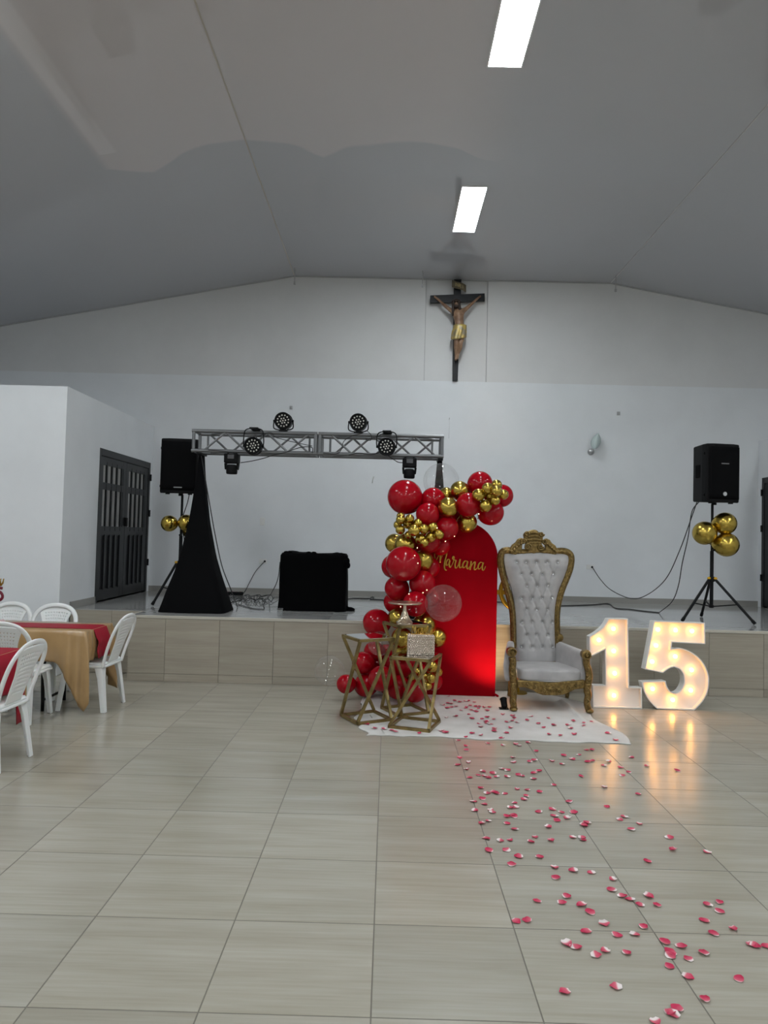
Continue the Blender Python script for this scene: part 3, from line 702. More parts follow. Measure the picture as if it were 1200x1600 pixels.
# plastic cup on the stage edge
cp = PZ(437, 963, STG_Z); m = MB(); m.lathe([(.028, 0), (.030, .002), (.036, .09), (.038, .092), (.034, .090), (.027, .004)], 20)
M_CLEAR = bpy.data.materials.new('clear_plastic'); M_CLEAR.use_nodes = True
def clear_nodes(mm, tint, base, rim, dif):
    nt = mm.node_tree; nt.nodes.remove(nt.nodes['Principled BSDF'])
    tr = nd(nt, 'ShaderNodeBsdfTransparent'); tr.inputs[0].default_value = (*tint, 1)
    gl = nd(nt, 'ShaderNodeBsdfGlossy'); gl.inputs['Roughness'].default_value = .04
    df = nd(nt, 'ShaderNodeBsdfDiffuse'); df.inputs[0].default_value = (.9, .9, .9, 1)
    lw = nd(nt, 'ShaderNodeLayerWeight'); lw.inputs[0].default_value = .35
    f = mathn(nt, 'ADD', mathn(nt, 'MULTIPLY', lw.outputs['Facing'], rim), base)
    m1 = nd(nt, 'ShaderNodeMixShader'); m1.inputs[0].default_value = dif; nt.links.new(gl.outputs[0], m1.inputs[1]); nt.links.new(df.outputs[0], m1.inputs[2])
    m2 = nd(nt, 'ShaderNodeMixShader'); nt.links.new(f, m2.inputs[0]); nt.links.new(tr.outputs[0], m2.inputs[1]); nt.links.new(m1.outputs[0], m2.inputs[2])
    nt.links.new(m2.outputs[0], nt.nodes['Material Output'].inputs[0])
clear_nodes(M_CLEAR, (.97, .98, .98), .06, .30, .3)
tag(m.build('plastic_cup', M_CLEAR, None, loc=cp, auto=40), 'clear plastic cup on the stage edge before the draped table', 'cup')

# ---- cables
def cable(name, pts, lab, cat='cable', r=.006, mat=None):
    m = MB(); m.tube(catmull(pts, 6), r, 6); o = m.build(name, mat or M_CABLE, None, smooth=True); return tag(o, lab, cat)
def onst(px, py, dz=.007): p = PZ(px, py, STG_Z); p.z += dz; return p
STRIP = PZ(366, 930.5, STG_Z); STRIP_END = STRIP+Vector((.127*cos(.2), .127*sin(.2), .03))
cable('power_cable', [po1+Vector((.028, -.025, 0)), PY(400, 892, 11.1), PY(391, 908, 11.0), PY(384, 922, 10.85), STRIP_END], 'black power cord from the wall outlet down to the cable pile')
random.seed(11)
pile = [STRIP+Vector((-.04, -.036, .025)), onst(355, 942)]
for k in range(34):
    a = k*1.15; cx = 368+52*k/34; pile.append(onst(cx+9*cos(a), 938+3.2*sin(a), .008+.05*abs(sin(k*1.7))))
cable('cable_tangle', pile, 'tangled heap of black cable on the stage between stand and draped table', 'cable', .005)
cable('cable_tangle', [onst(360+4*k, 940+2.5*sin(k*2.1), .008+.03*abs(cos(k*1.3))) for k in range(18)]+[onst(440, 934)], 'loose black cable running from the heap to the draped table', 'cable', .005)
cable('audio_cable', [onst(372, 945), onst(385, 949), onst(398, 952), onst(413, 953)], 'short thin cable with a free end on the stage floor', 'cable', .005)
cable('light_cable', [Vector((PY(318, 716, TRY).x, TRY-.1, 2.56)), PY(328, 790, 8.50), PY(337, 840, 8.45), PY(347, 885, 8.40), PY(361, 922, 8.42), onst(371, 949)], 'black cable hanging down beside the covered truss stand', 'cable', .006)
cable('mixer_cable', [PY(437.5, 878, 8.86), PY(434, 905, 8.80), PY(425, 925, 9.2), onst(419, 934), onst(412, 944), onst(413, 951)], 'black cable hanging from the draped table side', 'cable', .005)
cable('floor_cable', [onst(540, 937), onst(555, 935.5), onst(575, 936), onst(582, 933), onst(584, 936.5), onst(578, 937), onst(590, 937.5), onst(640, 940), onst(720, 941), onst(775, 941), onst(850, 947), onst(920, 946), onst(950, 944), onst(962, 951), onst(985, 953), onst(1010, 956), onst(1030, 958)], 'long black cable along the stage from draped table past the throne', 'cable', .007)
bz = zbR+.02
cable('speaker_power_cable', [po2+Vector((.028, -.025, 0)), PY(938, 905, 11.0), PY(955, 922, 10.7), PY(985, 935, 10.3), PY(1010, 930, 10.0), PY(1040, 905, 9.6), PY(1062, 860, 9.3), PY(1080, 810, 9.1), Vector((rs.x-.17, 9.05, zbR+.006))], 'black cord sagging from wall outlet up to the loudspeaker on the free-standing tripod', 'cable', .006)
cable('speaker_signal_cable', [onst(1030, 958), PY(1050, 940, 9.3), PY(1060, 915, 9.2), PY(1066, 880, 9.15), PY(1075, 840, 9.1), PY(1081, 800, 9.05), Vector((rs.x-.15, 9.04, zbR+.006))], 'black cord dropping from the loudspeaker on the free-standing tripod down to the stage floor', 'cable', .006)
cable('hung_cable', [Vector((ls.x+.07, 9.27, zbL+.004)), Vector((ls.x+.05, 9.26, zbL-.12)), Vector((ls.x-.005, 9.243, zbL-.33)), Vector((ls.x+.0, 9.243, zbL-.46)), Vector((ls.x+.035, 9.244, zbL-.62)), Vector((ls.x+.01, 9.243, zbL-.8)), Vector((ls.x+.05, 9.12, STG_Z+.25)), Vector((ls.x+.12, 9.05, STG_Z+.007))], 'black cable hanging along the tripod pole behind the covered stand', 'cable', .006)
m = MB(); q = STRIP; m.box((0, 0, .03), (.26, .07, .05))
ps = thing('power_strip', 'black power strip on the stage behind the covered truss stand', 'power strip', q, .2); m.build('body', M_BLACK, ps, bevel=.008)
for k in range(4):
    m = MB(); m.lathe([(.018, 0), (.018, .004)], 10, Mrot((-.09+.06*k, 0, .055))); m.build('socket', pm('dark_red_plastic', (.12, .02, .02), .5), ps)
def TP(px, py, Y=8.434): return PY(px, py, Y)
cable('truss_cable', [TP(325, 703), TP(340, 704), TP(362, 707), TP(372, 711)], 'thin cable on the truss above the moving light by the draped stand', 'cable', .004)
cable('truss_cable', [TP(376, 723), TP(395, 720), TP(412, 716), TP(428, 711), TP(445, 707), TP(470, 699), TP(487, 699), TP(488, 708)], 'cable rising from the moving light along the truss section nearer the draped stand', 'cable', .005)
cable('truss_cable', [TP(400, 684), TP(412, 678), TP(423, 676), TP(430, 683), TP(440, 686), TP(460, 691), TP(488, 697)], 'cable between two stage lights of the truss section nearer the draped stand', 'cable', .004)
cable('truss_cable', [TP(505, 708), TP(525, 709), TP(533, 703), TP(537, 690), TP(548, 682), TP(565, 677), TP(572, 673), TP(580, 680), TP(579, 688), TP(571, 686), TP(585, 684), TP(600, 676)], 'looped cable around the truss section nearer the balloons', 'cable', .004)
cable('truss_cable', [TP(545, 711), TP(560, 708), TP(580, 710), TP(597, 707), TP(612, 716), TP(622, 722), TP(630, 723)], 'cable sagging to the moving light above the balloons', 'cable', .005)
# ================================================================ red arch with the name
M_VELVET, nt, b = new_mat('red_stretch_fabric')
n = noise_tex(nt, coords(nt), 3, 3); nt.links.new(ramp(nt, n, [(.3, (.21, .001, .006)), (.7, (.25, .0015, .007))]), b.inputs['Base Color']); setp(b, rough=.85, spec=.03)
AY = 7.66; ax0, ax1, atop = .385, 1.165, 1.845; acx = (ax0+ax1)/2; ar = (ax1-ax0)/2
arch = thing('arch_backdrop', 'tall red fabric arch panel standing before the stage', 'backdrop', (acx, AY, .006))
pol = [(-ar, 0), (ar, 0)]+[(ar*cos(pi*k/28), atop-ar-.006+ar*sin(pi*k/28)) for k in range(29)]
m = MB(); m.prism(pol, -.012, .028); m.build('fabric_panel', M_VELVET, arch, bevel=.008, auto=40)
m = MB()
for s in (-1, 1): m.bar((s*.25, .03, 0), (s*.25, .03, 1.4), .03)
for s in (-1, 1): m.bar((s*.25, .03, .012), (s*.25, .26, .012), .024)
m.build('rear_support', M_BLACKM, arch)
m = MB(); m.tube([(ar-.02, -.012, .03), (ar+.01, -.02, .02), (ar+.03, -.03, .006)], .012, 6); m.build('fabric_corner', M_VELVET, arch)
# script lettering: strokes drawn in the plane of the panel, [0..1200]x[0..600] writing box
M_GOLDL = pm('gold_acrylic', (.50, .30, .045), .35, .6)
def LT(x, y): p = PY(670+x/12, 850+y/12, AY-.018); return p
sgn = thing('script_name_sign', 'gold script lettering fixed on the red arch', 'lettering', LT(600, 300))
o0 = Vector(sgn.location)
letters = {
 'letter_m': ([(85, 470), (110, 400), (150, 285), (200, 195), (215, 215), (208, 350)], [(118, 270), (108, 200), (130, 130)], [(208, 350), (230, 270), (275, 185), (325, 145), (330, 200), (300, 330), (290, 430), (305, 480), (338, 492)]),
 'letter_a': ([(395, 295), (355, 290), (325, 345), (330, 400), (360, 385), (395, 305), (380, 370), (390, 425), (410, 432), (440, 380)],),
 'letter_r': ([(440, 380), (470, 300), (475, 245), (455, 235), (445, 275), (475, 300), (505, 310), (490, 380), (495, 440), (520, 450), (550, 400)],),
 'letter_i': ([(550, 400), (585, 280), (575, 360), (575, 430), (600, 445), (630, 410)],),
 'letter_a2': ([(725, 325), (675, 320), (640, 375), (640, 435), (670, 440), (715, 380), (730, 325), (715, 390), (715, 450), (740, 462), (765, 420)],),
 'letter_n': ([(795, 320), (785, 400), (770, 485)], [(772, 480), (805, 400), (845, 345), (868, 340), (860, 400), (850, 465), (875, 482), (905, 450)]),
 'letter_a3': ([(1015, 350), (965, 345), (930, 395), (925, 455), (955, 465), (1000, 405), (1020, 350), (1005, 415), (1005, 475), (1030, 490), (1065, 415)],)}
for nm, strokes in letters.items():
    m = MB()
    for st in strokes:
        path = catmull([LT(x, y)-o0 for x, y in st], 5); n_ = len(path)
        rr = []
        for i in range(n_):
            d = path[min(i+1, n_-1)]-path[max(i-1, 0)]; down = -d.z/(d.length+1e-6)
            rr.append(.0042+.0048*max(0, down))
        m.tube(path, rr, 6, flat=(Vector((0, 1, 0)), .55))
    m.build('letter', M_GOLDL, sgn, smooth=True)

# ================================================================ balloons
M_RED, nt, b = new_mat('red_latex'); setp(b, color=(.36, .001, .008), rough=.16, spec=.32)
M_GOLDB, nt, b = new_mat('gold_chrome_latex'); setp(b, color=(.52, .37, .075), rough=.24, metal=1.0)
M_BUB = bpy.data.materials.new('clear_latex'); M_BUB.use_nodes = True; clear_nodes(M_BUB, (.985, .985, .985), .04, .2, .3)
def balloon_mesh(name, seg, rings, neck=True):
    prof = []
    for i in range(rings+1):
        a = pi*i/rings; r = sin(a); z = cos(a)
        if z < 0: z *= 1.0+.16*(1-r)        # drawn out towards the neck
        prof.append((max(r, .035), z))
    if neck: prof += [(.03, -1.19), (.055, -1.24), (.05, -1.26), (.01, -1.262)]
    m = MB(); m.lathe(prof, seg); return m.mesh(name, True)
BM = {k: balloon_mesh('balloon', 26, 18) for k in ('red', 'gold', 'clear')}
BMs = balloon_mesh('balloon', 16, 12)
for k, mt in (('red', M_RED), ('gold', M_GOLDB), ('clear', M_BUB)): BM[k].materials.append(mt)
BMs.materials.append(M_GOLDB)
c1 = lambda x, y, r: (560+x/3, 700+y/3, r/3)
c2 = lambda x, y, r: (590+x/5.217, 720+y/5.217, r/5.217)
c3 = lambda x, y, r: (500+x/5.217, 880+y/5.217, r/5.217)
UP, MI, LO, TR = 'upper', 'middle', 'lower', 'top'
LAB = {
 ('red', UP): 'glossy red balloon packed between gold ones in the upper garland', ('red', TR): 'glossy red balloon at the top of the red arch behind small gold ones',
 ('red', MI): 'glossy red balloon in the middle of the garland, below the gold script', ('red', LO): 'glossy red balloon near the floor behind the gold plinth stands',
 ('gold', UP): 'chrome gold balloon in the upper garland, middling in size', ('gold', MI): 'chrome gold balloon in the middle of the garland, middling in size', ('gold', LO): 'chrome gold balloon behind the cake stand and the jewelled box',
 ('small', UP): 'small chrome gold balloon in the cluster above the two larger gold ones, beside the arch', ('small', TR): 'small chrome gold balloon in the cluster at the arch top', ('small', LO): 'small chrome gold balloon in the cluster behind the low plinth stand'}
BL = []   # px, py, r, kind, zone, depth layer, own label
def B(t, kind, zone, Y, lab=None): BL.append([t[0], t[1], t[2]*{'small': 1.2, 'gold': 1.06, 'red': 1.04, 'clear': 1.0}[kind], kind, zone, Y, lab])
B(c1(218, 230, 79), 'red', UP, 7.45, 'largest red balloon, at the outer upper end of the garland')
B(c1(350, 242, 55), 'red', UP, 7.52); B(c1(325, 312, 54), 'red', UP, 7.40); B(c1(412, 375, 56), 'red', UP, 7.45)
B(c1(570, 168, 57), 'red', TR, 7.50, 'topmost red balloon, rising above the small gold cluster at the arch top'); B(c1(515, 266, 56), 'red', TR, 7.38, 'red balloon between three larger gold balloons and the small gold cluster at the arch top'); B(c1(672, 224, 52), 'red', TR, 7.52, 'red balloon at the throne-side tip of the garland, behind the small gold cluster'); B(c1(622, 303, 58), 'red', TR, 7.45, 'red balloon under the small gold cluster, resting on the arch shoulder')
B(c1(330, 440, 52), 'red', UP, 7.50); B(c1(212, 542, 80), 'red', MI, 7.32, 'big red balloon in the middle of the garland, beside the gold script')
B(c1(165, 555, 55), 'red', MI, 7.55); B(c1(180, 657, 55), 'red', MI, 7.42); B(c1(300, 640, 60), 'red', MI, 7.48); B(c1(172, 722, 52), 'red', MI, 7.50); B(c1(268, 728, 58), 'red', MI, 7.42)
B(c1(330, 560, 50), 'red', MI, 7.56)
B(c1(85, 818, 62), 'red', LO, 7.45, 'red balloon hanging out at the side of the garland above the mirror-topped stand')
B(c3(212, 985, 74), 'red', LO, 7.35); B(c3(350, 812, 86), 'red', LO, 7.42); B(c3(372, 1000, 92), 'red', LO, 7.42); B(c3(500, 940, 100), 'red', LO, 7.40)
B(c3(680, 830, 100), 'red', LO, 7.50); B(c3(640, 1010, 95), 'red', LO, 7.38); B(c3(770, 1035, 95), 'red', LO, 7.40); B(c3(928, 962, 70), 'red', LO, 7.52); B(c3(540, 760, 95), 'red', LO, 7.58)
FILL0 = len(BL)
for t_ in ((600, 800, 98), (450, 880, 92), (800, 905, 90), (715, 940, 92), (560, 1050, 84), (440, 720, 80)): B(c3(*t_), 'red', LO, 7.56)
for t_ in ((250, 480, 50), (385, 455, 46), (290, 700, 50), (320, 690, 52)): B(c1(*t_), 'red', MI, 7.56)
for t_ in ((470, 300, 46), (380, 330, 46), (300, 265, 44)): B(c1(*t_), 'red', UP, 7.56)
FILL1 = len(BL)
B(c1(420, 278, 45), 'gold', UP, 7.28, 'chrome gold balloon just below the big clear balloon, between red ones'); B(c1(475, 200, 43), 'gold', UP, 7.38, 'chrome gold balloon beside the big clear balloon and the topmost red one'); B(c1(412, 222, 36), 'gold', UP, 7.50, 'chrome gold balloon seen through the big clear balloon'); B(c1(508, 350, 46), 'gold', UP, 7.42, 'chrome gold balloon resting on the very top of the red arch')
B(c1(170, 447, 43), 'gold', UP, 7.45, 'chrome gold balloon at the outer side of the garland, half behind its gold neighbour'); B(c1(222, 452, 50), 'gold', UP, 7.36, 'chrome gold balloon right above the big red balloon in the middle'); B(c1(302, 528, 46), 'gold', MI, 7.42, 'chrome gold balloon tapering down just before the gold script')
B(c1(185, 797, 46), 'gold', LO, 7.38); B(c1(308, 832, 54), 'gold', LO, 7.42); B(c1(368, 888, 45), 'gold', LO, 7.42); B(c3(668, 610, 82), 'gold', LO, 7.38); B(c3(680, 730, 70), 'gold', LO, 7.42)
for x, y, r in ((188, 480, 33), (250, 510, 39), (330, 508, 33), (185, 562, 33), (298, 568, 42), (376, 555, 36), (450, 541, 37), (500, 602, 36), (432, 624, 38), (350, 638, 38), (252, 606, 29), (164, 522, 29), (382, 668, 30), (188, 452, 29), (262, 472, 31)): B(c2(x, y, r), 'small', UP, 7.22)
for x, y, r in ((823, 280, 45), (915, 283, 44), (896, 224, 39), (970, 198, 38), (970, 246, 38), (1026, 275, 35), (878, 368, 44), (957, 322, 35)): B(c2(x, y, r), 'small', TR, 7.20)
for x, y, r in ((910, 840, 44), (962, 884, 34), (905, 937, 34), (858, 920, 36), (876, 996, 32), (748, 930, 28), (792, 885, 34)): B(c3(x, y, r), 'small', LO, 7.30)
B(c2(518, 165, 146), 'clear', TR, 7.50, 'big clear balloon at the top of the garland before the truss stand')
B(c3(1006, 325, 150), 'clear', MI, 7.20, 'big clear balloon against the red arch, above the jewelled box')
B(c3(490, 655, 100), 'clear', LO, 7.28, 'clear balloon among red ones behind the mirror-topped stand')
B((514, 1047, 23), 'clear', LO, 7.35, 'clear balloon lying off the rug beside the garland foot')
# settle: slide balloons along their own sight line until neighbours hardly press into each other
def bpos(q): p = PY(q[0], q[1], q[5]); r = q[2]*q[5]/F; p.z = max(p.z, r+.012); return p, r
fill = set(range(FILL0, FILL1)); rmin = {i: BL[i][2]*.38 for i in fill}
for it in range(400):
    mv = 0
    for i in range(len(BL)):
        pi_, ri = bpos(BL[i])
        for j in range(i+1, len(BL)):
            pj, rj = bpos(BL[j]); dx = (pi_.x-pj.x)**2+(pi_.z-pj.z)**2; need = (.93*(ri+rj))**2
            if dx >= need: continue
            gap = sqrt(need-dx); d = BL[j][5]-BL[i][5]
            if abs(d) >= gap: continue
            s = 1 if d >= 0 else -1; mvd = (gap-abs(d))*.25
            BL[j][5] += s*mvd; BL[i][5] -= s*mvd; mv += 1
            if it > 60 and sqrt(dx+d*d) < .90*(ri+rj):      # no room left in depth: hidden ones give way, then all nudge sideways a little
                hid = [k for k in (i, j) if k in fill and BL[k][2] > rmin[k]]
                for k in hid: BL[k][2] *= .985
                ux, uy = BL[j][0]-BL[i][0], BL[j][1]-BL[i][1]; l = sqrt(ux*ux+uy*uy)+1e-6
                for k, sg in ((i, -1), (j, 1)):
                    st = .5 if k in fill else (.10 if it < 300 else .0)
                    BL[k][0] += sg*ux/l*st; BL[k][1] += sg*uy/l*st
            pi_, ri = bpos(BL[i])
    for q in BL:
        p, r = bpos(q); lim = (AY-.02-r) if ax0-r*.8 < p.x < ax1+.08 and p.z < atop+.05 else ((7.98-r) if p.z-r < .75 else 7.95)
        lo_ = 6.93
        if p.z-r < 1.07 and -.02 < p.x+r and p.x-r < .34: lo_ = 7.085+r*.55     # stay behind the cake stand
        q[5] = min(max(q[5], lo_), lim)
    if not mv: break
random.seed(7)
for px, py, r, kind, zone, Y, lab in BL:
    p, rad = bpos((px, py, r, 0, 0, Y))
    me = BMs if kind == 'small' else BM[kind]
    if p.z-rad*1.0 < .012: p.z = rad*1.0+.012
    o = link('balloon', me, None, None, p); o.scale = (rad, rad, rad)
    back = Vector((.62-p.x, 7.75-p.y, (p.z*.9)-p.z)); back.z += random.uniform(-.15, .1)
    if 'tapering' in (lab or ''): back = Vector((.25, .1, -1))
    o.rotation_euler = (-back).to_track_quat('Z', 'Y').to_euler()
    tag(o, lab or LAB[(kind, zone)], 'balloon', None if lab else f'{kind} balloons of the garland, {zone} part')
def stand_balloons(base, Y, items, lab, grp):
    Y0 = Y
    for k_, (px, py, r, *dY) in enumerate(items):
        Y = Y0+(dY[0] if dY else 0); p = PY(px, py, Y); rad = r*Y/F; o = link('balloon', BM['gold'], None, None, p); o.scale = (rad,)*3
        d = Vector((p.x-base.x, p.y-base.y, 0)); o.rotation_euler = Vector((p.x-base.x, p.y-base.y, .0+(p.z-(PY(px, py, Y).z))*.5)).to_track_quat('Z', 'Y').to_euler()
        tag(o, lab[k_], 'balloon', grp)
stand_balloons(rs, 8.93, ((1101, 833, 18.3), (1133, 818, 17.3), (1135, 851, 18.8)), ['chrome gold balloon on the throne side of the pole of the free-standing tripod', 'upper gold balloon on the door side of the free-standing tripod pole', 'lowest gold balloon on the free-standing tripod pole'], 'gold balloons on the right tripod')
stand_balloons(ls, 9.10, ((264.5, 818, 12.8), (291, 817, 13), (299, 830, 13, .225)), ['gold balloon on the door side of the tripod pole beside the covered stand', 'gold balloon between tripod pole and covered truss stand', 'lower gold balloon half hidden by the covered truss stand'], 'gold balloons on the left tripod')
# warm fairy lights wound through the garland
fl = thing('fairy_light_string', 'string of tiny warm fairy lights wound through the balloon garland', 'string lights', (.45, 7.3, .01))
fpts = [(748, 803), (683, 825), (696, 846), (710, 838), (652, 856), (648, 868), (653, 880), (661, 926), (667, 922), (639, 928), (626, 948), (658, 990), (640, 1060)]
for k, (px, py) in enumerate(fpts):
    best = min((bpos(q)[0].y-sqrt(max(0, bpos(q)[1]**2-((PY(px, py, q[5])-bpos(q)[0]).length)**2)) for q in BL if (PY(px, py, q[5])-bpos(q)[0]).length < bpos(q)[1] and q[3] != 'clear'), default=AY-.02)
    p = PY(px, py, best-.008); q_ = MB(); q_.ball((0, 0, 0), .0045, 8, 6); q_.build('fairy_bulb', M_FAIRY, fl, smooth=True, loc=p-Vector(fl.location)); fpts[k] = p
def front_y(px, py):
    best = AY-.016
    for q in BL:
        if q[3] == 'clear': continue
        c_, r_ = bpos(q); c_ = c_.copy(); d = ray(px, py); d.normalize(); oc = CAM-c_; bq = oc.dot(d); disc = bq*bq-(oc.dot(oc)-(r_+.004)**2)
        if disc > 0: best = min(best, (CAM+d*(-bq-sqrt(disc))).y)
    return best
def topx(p):
    v = p-CAM; k = F/v.dot(_fw); return 600+k*v.dot(_rt), 800-k*v.dot(_up)
path = sorted(fpts, key=lambda p: -p.z); fpx = [topx(p) for p in path]; wp = []
for (xa, ya), (xb, yb_) in zip(fpx[:-1], fpx[1:]):
    n_ = max(6, int(sqrt((xa-xb)**2+(ya-yb_)**2)/1.2))
    for k in range(n_): q = k/n_; x_, y_ = xa+(xb-xa)*q, ya+(yb_-ya)*q; wp.append(PY(x_, y_, front_y(x_, y_)))
wp.append(PY(*fpx[-1], front_y(*fpx[-1])))
m = MB(); m.tube([p-Vector(fl.location) for p in wp], .0005, 4); m.build('wire', pm('thin_wire', (.16, .02, .015), .6), fl)

# ================================================================ rug
M_RUG, nt, b = new_mat('white_cotton'); n = noise_tex(nt, coords(nt), 5, 4)
nt.links.new(ramp(nt, n, [(.3, (.58, .56, .53)), (.7, (.66, .645, .62))]), b.inputs['Base Color']); setp(b, rough=.9, spec=.1); bump(nt, b, noise_tex(nt, coords(nt), 120, 2), .15, .002)
rf = [PZ(x, y) for x, y in ((572, 1150), (650, 1151), (760, 1156), (880, 1160), (985, 1163))]
rb = [Vector((-.30, 6.55, 0)), Vector((.05, 7.55, 0)), Vector((.85, 7.93, 0)), Vector((1.75, 7.9, 0)), Vector((2.10, 7.3, 0))]
rfc, rbc = catmull(rf, 12), catmull([Vector((-.27, 6.75, 0)), Vector((-.1, 7.75, 0)), Vector((.8, 7.9, 0)), Vector((1.6, 7.9, 0)), Vector((1.99, 7.55, 0))], 12)
def rug(u, v):
    i = u*(len(rfc)-1); k = min(int(i), len(rfc)-2); f = i-k
    a = rfc[k].lerp(rfc[k+1], f); bq = rbc[k].lerp(rbc[k+1], f); p = a.lerp(bq, v)
    edge = 1-min(1, min(u, 1-u, v*.7)*14)
    p.x += .03*(1-u if u < .1 else 0)*sin(v*14)+(.05*sin(v*9.0)*(u-.85)/.15 if u > .85 else 0)
    if v < .02: p.y += .012*sin(u*23)+.008*sin(u*61)
    z = .0045+.006*max(0, noise.noise(Vector((u*7, v*5, 1))))*(1-edge)*.5
    ridge = abs((u-.86)-(.10*(1-v)))   # a fold running back from the right front foot of the throne
    z += .035*exp(-(ridge/.018)**2)*max(0, min(1, (v-.30)*5))*(1 if v < .85 else 0)
    return (p.x, p.y, z)
m = MB(); m.grid(rug, 90, 50); ro = m.build('white_rug', M_RUG, None, smooth=True, solid=.006); tag(ro, 'white cloth rug under the throne and the plinth stands', 'rug')

# ================================================================ throne
M_AGOLD, nt, b = new_mat('antique_gold')
c = coords(nt); n = noise_tex(nt, c, 42, 4, .6); v_ = nd(nt, 'ShaderNodeTexVoronoi'); v_.inputs['Scale'].default_value = 55; nt.links.new(c, v_.inputs['Vector'])
nt.links.new(ramp(nt, n, [(.36, (.15, .10, .034)), (.52, (.24, .16, .055)), (.70, (.34, .235, .085))]), b.inputs['Base Color']); setp(b, rough=.36, metal=.8)
bump(nt, b, mathn(nt, 'ADD', v_.outputs['Distance'], n), .15, .002)
M_UPH, nt, b = new_mat('silver_velvet'); n = noise_tex(nt, coords(nt), 7, 4)
nt.links.new(ramp(nt, n, [(.3, (.35, .338, .335)), (.7, (.46, .445, .438))]), b.inputs['Base Color']); setp(b, rough=.55, sheen=.35, spec=.2)
M_CRYSTAL = pm('crystal_button', (.9, .91, .93), .12, .8)
TL = Vector((1.585, 7.35, .006))
throne = thing('throne_chair', 'tall throne chair with carved antique gold frame and tufted silver upholstery', 'throne', TL)
BYY = 7.56
def t4(x, y, Y=BYY): return PY(750+x/5, 810+y/5, Y)-TL
def t6(x, y, Y=BYY): return PY(770+x/8.571, 820+y/8.571, Y)-TL
def t7(x, y, Y): return PY(770+x/7.059, 1000+y/7.059, Y)-TL
def sm(pts, n_=6, closed=False): return catmull(pts, n_, closed)
btn = [(343, (280, 352, 432, 515, 598)), (437, (317, 395, 477, 560)), (527, (358, 437, 520)), (623, (318, 400, 478, 556)), (712, (356, 437, 520)), (810, (322, 400, 480, 558)), (908, (362, 437, 522)), (1003, (320, 402, 482, 560))]
BT = [[t4(x, y) for x in xs] for y, xs in btn]
allb = [p for r in BT for p in r]
segs = [(p, q) for r1, r2 in zip(BT[:-1], BT[1:]) for p in r1 for q in r2 if abs(p.x-q.x) < .095]
rows = [(278, 188, 690), (330, 186, 690), (400, 199, 676), (450, 213, 659), (500, 231, 639), (550, 246, 616), (620, 262, 596), (700, 272, 588), (800, 278, 584), (900, 280, 588), (1000, 280, 594), (1110, 280, 602)]
def sdist(p, a, b_):
    ax, az, bx, bz = a.x, a.z, b_.x, b_.z; dx, dz = bx-ax, bz-az; t = max(0, min(1, ((p[0]-ax)*dx+(p[1]-az)*dz)/(dx*dx+dz*dz)))
    return sqrt((p[0]-ax-t*dx)**2+(p[1]-az-t*dz)**2)
def backf(u, v):
    y = 278+v*(1110-278); k = 0
    while k < len(rows)-2 and rows[k+1][0] < y: k += 1
    f = (y-rows[k][0])/(rows[k+1][0]-rows[k][0]); l = rows[k][1]*(1-f)+rows[k+1][1]*f; r = rows[k][2]*(1-f)+rows[k+1][2]*f
    yy = y-(12*sin(pi*u) if v < .02 else 0); p = t4(l+(r-l)*u, yy)
    ed = min(u, 1-u)*2*min(1, v*8+.05); dome = .055*(1-(1-min(1, ed*2.2))**2.2)
    q = (p.x, p.z); db_ = min(sqrt((q[0]-c_.x)**2+(q[1]-c_.z)**2) for c_ in allb); ds = min(sdist(q, a, b_) for a, b_ in segs)
    pit = .032*exp(-(db_/.020)**2)+.007*exp(-(ds/.011)**2)*(1 if 330 < y < 1010 else 0)
    return (p.x, p.y-dome+pit*min(1, ed*6)-.02*(1-v), p.z)
m = MB(); m.grid(backf, 76, 110); bk = m.build('backrest', M_UPH, throne, smooth=True)
for r in BT:
    for p in r:
        q_ = MB(); q_.ball((0, 0, 0), .0115, 8, 5, (1, .7, 1)); q_.build('button', M_CRYSTAL, bk, loc=(p.x, p.y-.034-.02*min(1, max(0, (p.z-BT[-1][0].z)/(BT[0][0].z-BT[-1][0].z))), p.z))
# plain rear of the back
m = MB(); pol = [t4(l, y) for y, l, r in rows]+[t4(r, y) for y, l, r in reversed(rows)]
m.prism([(p.x, p.z) for p in pol], BYY-TL.y+.01, BYY-TL.y+.045); m.build('back_board', M_UPH, throne)
fr = sm([t4(x, y) for x, y in ((264, 1010), (262, 930), (258, 800), (249, 700), (222, 590), (189, 480), (165, 380), (160, 305), (176, 262), (215, 250), (262, 258), (330, 266), (430, 258), (530, 264), (600, 258), (655, 258), (696, 275), (712, 312), (704, 385), (674, 470), (635, 570), (608, 680), (600, 780), (602, 880), (602, 960), (602, 1010))], 6)
m = MB(); n_ = len(fr); m.tube(fr, [.029+.009*sin(pi*i/(n_-1))**.6 for i in range(n_)], 12); m.build('back_frame', M_AGOLD, throne, smooth=True)
m = MB(); fo = [p+Vector((0, -.034, 0)) for p in fr]; m.tube(fo, [.012+.004*sin(i*2.1) for i in range(n_)], 6); m.build('frame_beading', M_AGOLD, throne, smooth=True)
m = MB(); m.lathe([(.042, -.03), (.046, 0), (.040, .03), (.018, .036)], 16, Mrot(t4(617, 930)+Vector((0, -.0, 0)), rx=pi/2)); m.build('scroll', M_AGOLD, throne, smooth=True)
def spiral(m, c_, r, turns, sgn, y, rad=.010, start=0):
    N = int(turns*14); pts = []; rr = []
    for i in range(N+1):
        t = i/N; a = start+sgn*2*pi*turns*t; q = r*(1-t*.88); pts.append((c_.x+q*cos(a), y, c_.z+q*sin(a))); rr.append(rad*(1-.35*t))
    m.tube(pts, rr, 6)
yf = BYY-TL.y
